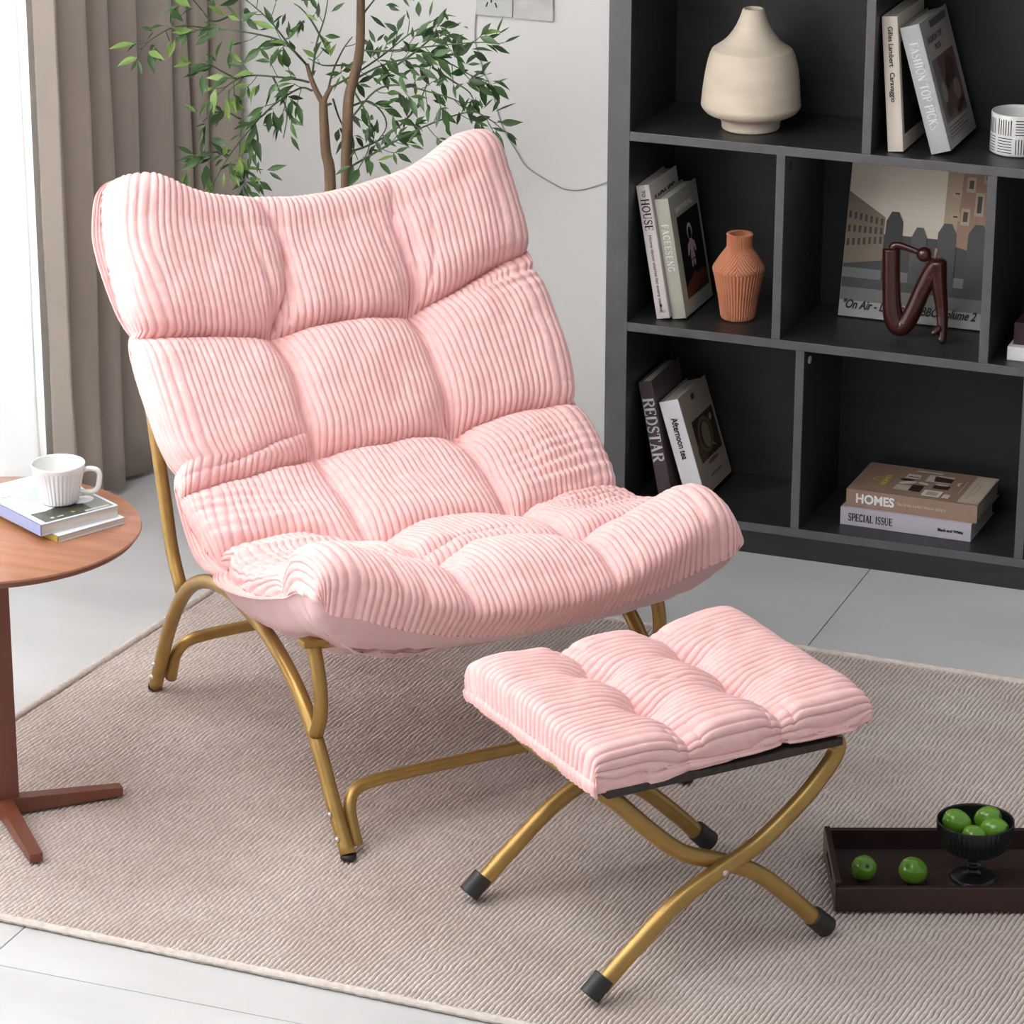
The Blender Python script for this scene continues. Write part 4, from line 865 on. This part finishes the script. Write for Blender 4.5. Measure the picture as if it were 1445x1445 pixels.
bp = [(0, 0), (.033, 0), (.0345, .002), (.033, .004), (.022, .0075), (.012, .011), (.0085, .017), (.0125, .022), (.0085, .027), (.0085, .034), (.014, .040), (.030, .044), (.046, .052), (.0535, .064), (.0575, .082), (.0590, .0965), (.0585, .098), (.0565, .097), (.0550, .084), (.0500, .066), (.040, .056), (.02, .050), (0, .049)]
S_ = [(max(q.x, 0), q.z) for q in smooth_path([(a, 0, b) for a, b in bp], 3)]
lathe('bowl_body', S_, M_BOWL, bw, 180, rfun=lambda a, z, r, j: (.0007*math.sin(a*45) if (.045 < z < .095 and j < 48) else 0))
GB = 'green fruit piled in the black bowl'
bx, by = p[0], p[1]
def inb(dx, dy, dz, r, lab, tl, sq): # offsets in picture-right / picture-depth of the bowl axis
    c, s_ = math.cos(ta), math.sin(ta); fruit((bx+dx*c-dy*s_, by+dx*s_+dy*c, 0), FZ+dz, r, lab, GB, tl, sq)
inb(-.028, .006, .0905, .0192, 'green fruit at the left in the black bowl, dimple facing left', (.3, -1.1), 1.22)
inb(.022, .021, .0890, .0190, 'green fruit at the back right in the black bowl', (-.2, 1.2), 1.15)
inb(-.006, -.030, .0830, .0180, 'lowest green fruit at the front of the black bowl', (.2, -1.3), 1.12)
inb(.027, -.014, .0870, .0195, 'yellowish green fruit at the front right in the black bowl', (.35, 1.35), 1.2)

# ------------------------------------------------------------------ potted tree behind the chair
PY = 5.86
def at(px, py, dy=0): return Vector(on_y(px, py, PY+dy))
bs = at(470, 262); plant = thing('potted_tree', (bs.x, PY, 0), 'slender leafy green indoor tree standing between the chair back and the wall', 'plant')
OF = (bs.x, PY, 0)
lathe('pot', [(0, 0), (.10, 0), (.115, .01), (.135, .24), (.138, .25), (.130, .25), (.125, .22), (0, .22)], M_POT, plant, 40)
lathe('soil', [(0, .222), (.08, .225), (.127, .221)], M_SOIL, plant, 24)
def rv(p): return tuple(Vector(p)-Vector(OF))
tube('trunk', [(-.02, 0, .2), (-.016, 0, .4), rv(at(466, 262)), rv(at(460, 215)), rv(at(457, 170)), rv(at(456, 143))], lambda t: .0135-.0055*t, M_BARK, plant, 10, 5)
tube('trunk', [(.02, .01, .2), (.022, .01, .4), rv(at(489, 255)), rv(at(490, 190)), rv(at(492, 140)), rv(at(500, 108)), rv(at(507, 75)), rv(at(509, 30)), rv(at(508, -40)), rv(at(500, -160)), rv(at(495, -300))], lambda t: .0125-.006*t, M_BARK, plant, 10, 5)
tube('branch', [rv(at(456, 146)), rv(at(447, 130)), rv(at(438, 108)), rv(at(433, 90))], lambda t: .0062-.0025*t, M_BARK, plant, 8, 4)
tube('branch', [rv(at(456, 146)), rv(at(462, 132)), rv(at(468, 122))], lambda t: .0058-.002*t, M_BARK, plant, 8, 4)
STEMS = [  # pixel polylines, depth drift at the tip, leaf density, brightness bias
 ([(433, 92), (410, 66), (385, 34), (362, 12), (335, -10)], -.06, 1.3, 0),
 ([(433, 92), (415, 72), (393, 56), (345, 45), (296, 40), (250, 37), (215, 55), (198, 70)], -.12, 1.8, 1),
 ([(436, 116), (418, 112), (385, 108), (350, 107), (325, 118), (300, 140)], -.10, 2.2, 1),
 ([(441, 128), (425, 124), (400, 138), (375, 158), (350, 186), (322, 222), (298, 264)], -.08, 2.2, 1),
 ([(441, 103), (447, 60), (458, 25), (464, -10)], .05, 1.3, 0),
 ([(463, 128), (470, 100), (484, 70), (497, 52)], .06, .8, 2),
 ([(466, 124), (500, 105), (540, 78), (575, 50), (600, 36), (622, 22)], .03, 1.8, 0),
 ([(506, 70), (530, 72), (570, 70), (620, 64), (672, 60), (690, 60)], -.03, 2.2, 0),
 ([(500, 112), (540, 92), (585, 82), (630, 88), (664, 106), (690, 115)], .05, 2.4, 0),
 ([(493, 170), (530, 128), (565, 120), (600, 128), (640, 140), (655, 150)], .0, 1.9, 0),
 ([(491, 215), (520, 205), (555, 185), (585, 155), (600, 125), (606, 105)], .08, 1.2, 0),
 ([(490, 238), (530, 215), (575, 190), (620, 170), (665, 158), (690, 168), (708, 182)], .02, 2.0, 0),
 ([(495, 150), (520, 143), (540, 160), (545, 180), (532, 200)], .06, 1.4, 0),
 ([(470, 140), (478, 165), (490, 190), (505, 225)], .1, 1.0, 0),
 ([(497, 125), (512, 150), (522, 175), (520, 210), (505, 240)], -.04, 2.0, 0),
 ([(385, 108), (395, 130), (405, 160), (400, 195)], -.03, 1.6, 0),
 ([(360, 175), (364, 200), (360, 225), (368, 245)], -.07, 1.8, 0),
 ([(330, 20), (300, 30), (280, 8), (262, -12)], -.08, 1.6, 1),
 ([(509, 25), (520, 10), (545, -20), (580, -50)], .05, 1.5, 0),
 ([(457, 60), (440, 30), (425, 12), (415, 5)], .02, 1.6, 0),
 ([(505, 92), (480, 92), (455, 92), (435, 82)], .08, 1.0, 2),
 ([(324, 220), (306, 214), (288, 222), (268, 238)], -.06, 3.2, 1),
 ([(312, 238), (326, 232), (344, 240), (352, 254)], -.05, 3.2, 1),
 ([(335, 112), (312, 100), (295, 92), (278, 98)], -.06, 2.4, 1),
 ([(560, 92), (590, 70), (620, 45), (650, 32)], .02, 2.2, 0),
 ([(610, 95), (635, 112), (660, 128), (668, 140)], .03, 2.2, 0),
 ([(340, 168), (318, 158), (300, 160), (286, 172)], -.06, 2.2, 0)]
def leaf_mesh(mi, bend, wd):
    L_ = 1.; rows = [(0, 0), (.12, .32), (.32, .92), (.52, 1.), (.74, .62), (.9, .22), (1., 0)]
    V = []; F = []
    for i, (t, w_) in enumerate(rows):
        z = -bend*t*t; V += [(t, -w_*wd, z+.35*w_*wd), (t, 0, z), (t, w_*wd, z+.35*w_*wd)]
    for i in range(len(rows)-1):
        a = i*3; F += [(a, a+3, a+4, a+1), (a+1, a+4, a+5, a+2)]
    return mesh('leaf', V, F, M_LEAF[mi], True)
LM = [[leaf_mesh(mi, b_, w_) for b_, w_ in ((.15, .14), (.35, .17), (-.1, .12))] for mi in range(3)]
leaves = []; rg = random.Random(11)
tw_n = 0
for pts, dd, dens, bias in STEMS:
    n = len(pts); P3 = [at(x, y, dd*(i/(n-1))**.8+(.0 if i == 0 else rg.uniform(-.015, .015))) for i, (x, y) in enumerate(pts)]
    C = smooth_path(P3, 5)
    tube('stem', [rv(p) for p in P3], lambda t: .0023-.0014*t, M_TWIG, plant, 6, 4)
    length = sum((C[i+1]-C[i]).length for i in range(len(C)-1)); ntw = max(3, int(length*dens*34))
    for k in range(ntw):
        t = .12+.88*(k+rg.random()*.6)/ntw; i = min(int(t*(len(C)-1)), len(C)-2); o3 = C[i]; d3 = (C[i+1]-C[i]).normalized()
        side = 1 if k % 2 else -1
        last = t > .93
        ax = Vector((rg.gauss(0, .25), -1, rg.gauss(0, .25))).normalized()
        dir_ = Matrix.Rotation(side*rg.uniform(.5, 1.1)*(0 if last else 1), 3, ax) @ d3; dir_ = (dir_+Vector((rg.gauss(0, .15), rg.gauss(0, .35), rg.gauss(-.12, .2)))).normalized()
        tl = rg.uniform(.012, .038)
        e3 = o3+dir_*tl
        tw = tube('twig', [rv(o3), rv((o3+e3)/2+Vector((0, 0, -.002))), rv(e3)], .0008, M_TWIG, plant, 5, 2) if tl > .026 and tw_n < 90 else None
        if tw: tw_n += 1
        nl = rg.choice((1, 2, 2, 3)) if tl > .02 else 1
        for q in range(nl):
            pos = o3+(e3-o3)*(1-.35*q/nl); sgn = (0 if q == 0 else (1 if q % 2 else -1))
            ld = (Matrix.Rotation(sgn*rg.uniform(.5, 1.0), 3, ax) @ dir_+Vector((rg.gauss(0, .12), rg.gauss(0, .28), rg.gauss(-.1, .18)))).normalized()
            size = rg.uniform(.023, .046)*(1.12 if bias == 1 else 1)
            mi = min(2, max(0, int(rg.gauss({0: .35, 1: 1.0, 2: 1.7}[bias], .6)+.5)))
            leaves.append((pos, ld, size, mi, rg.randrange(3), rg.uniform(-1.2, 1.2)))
def leaf_matrix(pos, ld, size, rollv):
    x = ld; up_ = Vector((.15, -.75, .65)); y = up_.cross(x).normalized(); z = x.cross(y)
    M = Matrix(((x.x, y.x, z.x, 0), (x.y, y.y, z.y, 0), (x.z, y.z, z.z, 0), (0, 0, 0, 1)))
    return Matrix.Translation(Vector(rv(pos))) @ M @ Matrix.Rotation(rollv*.6, 4, 'X') @ Matrix.Diagonal((size, size, size, 1))
rg.shuffle(leaves); leaves.sort(key=lambda l: -l[2])
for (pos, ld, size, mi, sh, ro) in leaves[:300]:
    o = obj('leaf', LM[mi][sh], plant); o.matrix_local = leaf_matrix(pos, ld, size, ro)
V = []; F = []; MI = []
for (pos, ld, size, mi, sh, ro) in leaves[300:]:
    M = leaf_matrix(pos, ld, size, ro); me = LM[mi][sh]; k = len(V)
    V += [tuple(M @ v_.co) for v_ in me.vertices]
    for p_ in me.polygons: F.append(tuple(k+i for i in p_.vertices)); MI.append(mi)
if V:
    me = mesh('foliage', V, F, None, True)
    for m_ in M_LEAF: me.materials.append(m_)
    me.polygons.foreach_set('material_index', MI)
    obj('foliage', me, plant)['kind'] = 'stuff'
print('leaves', len(leaves))
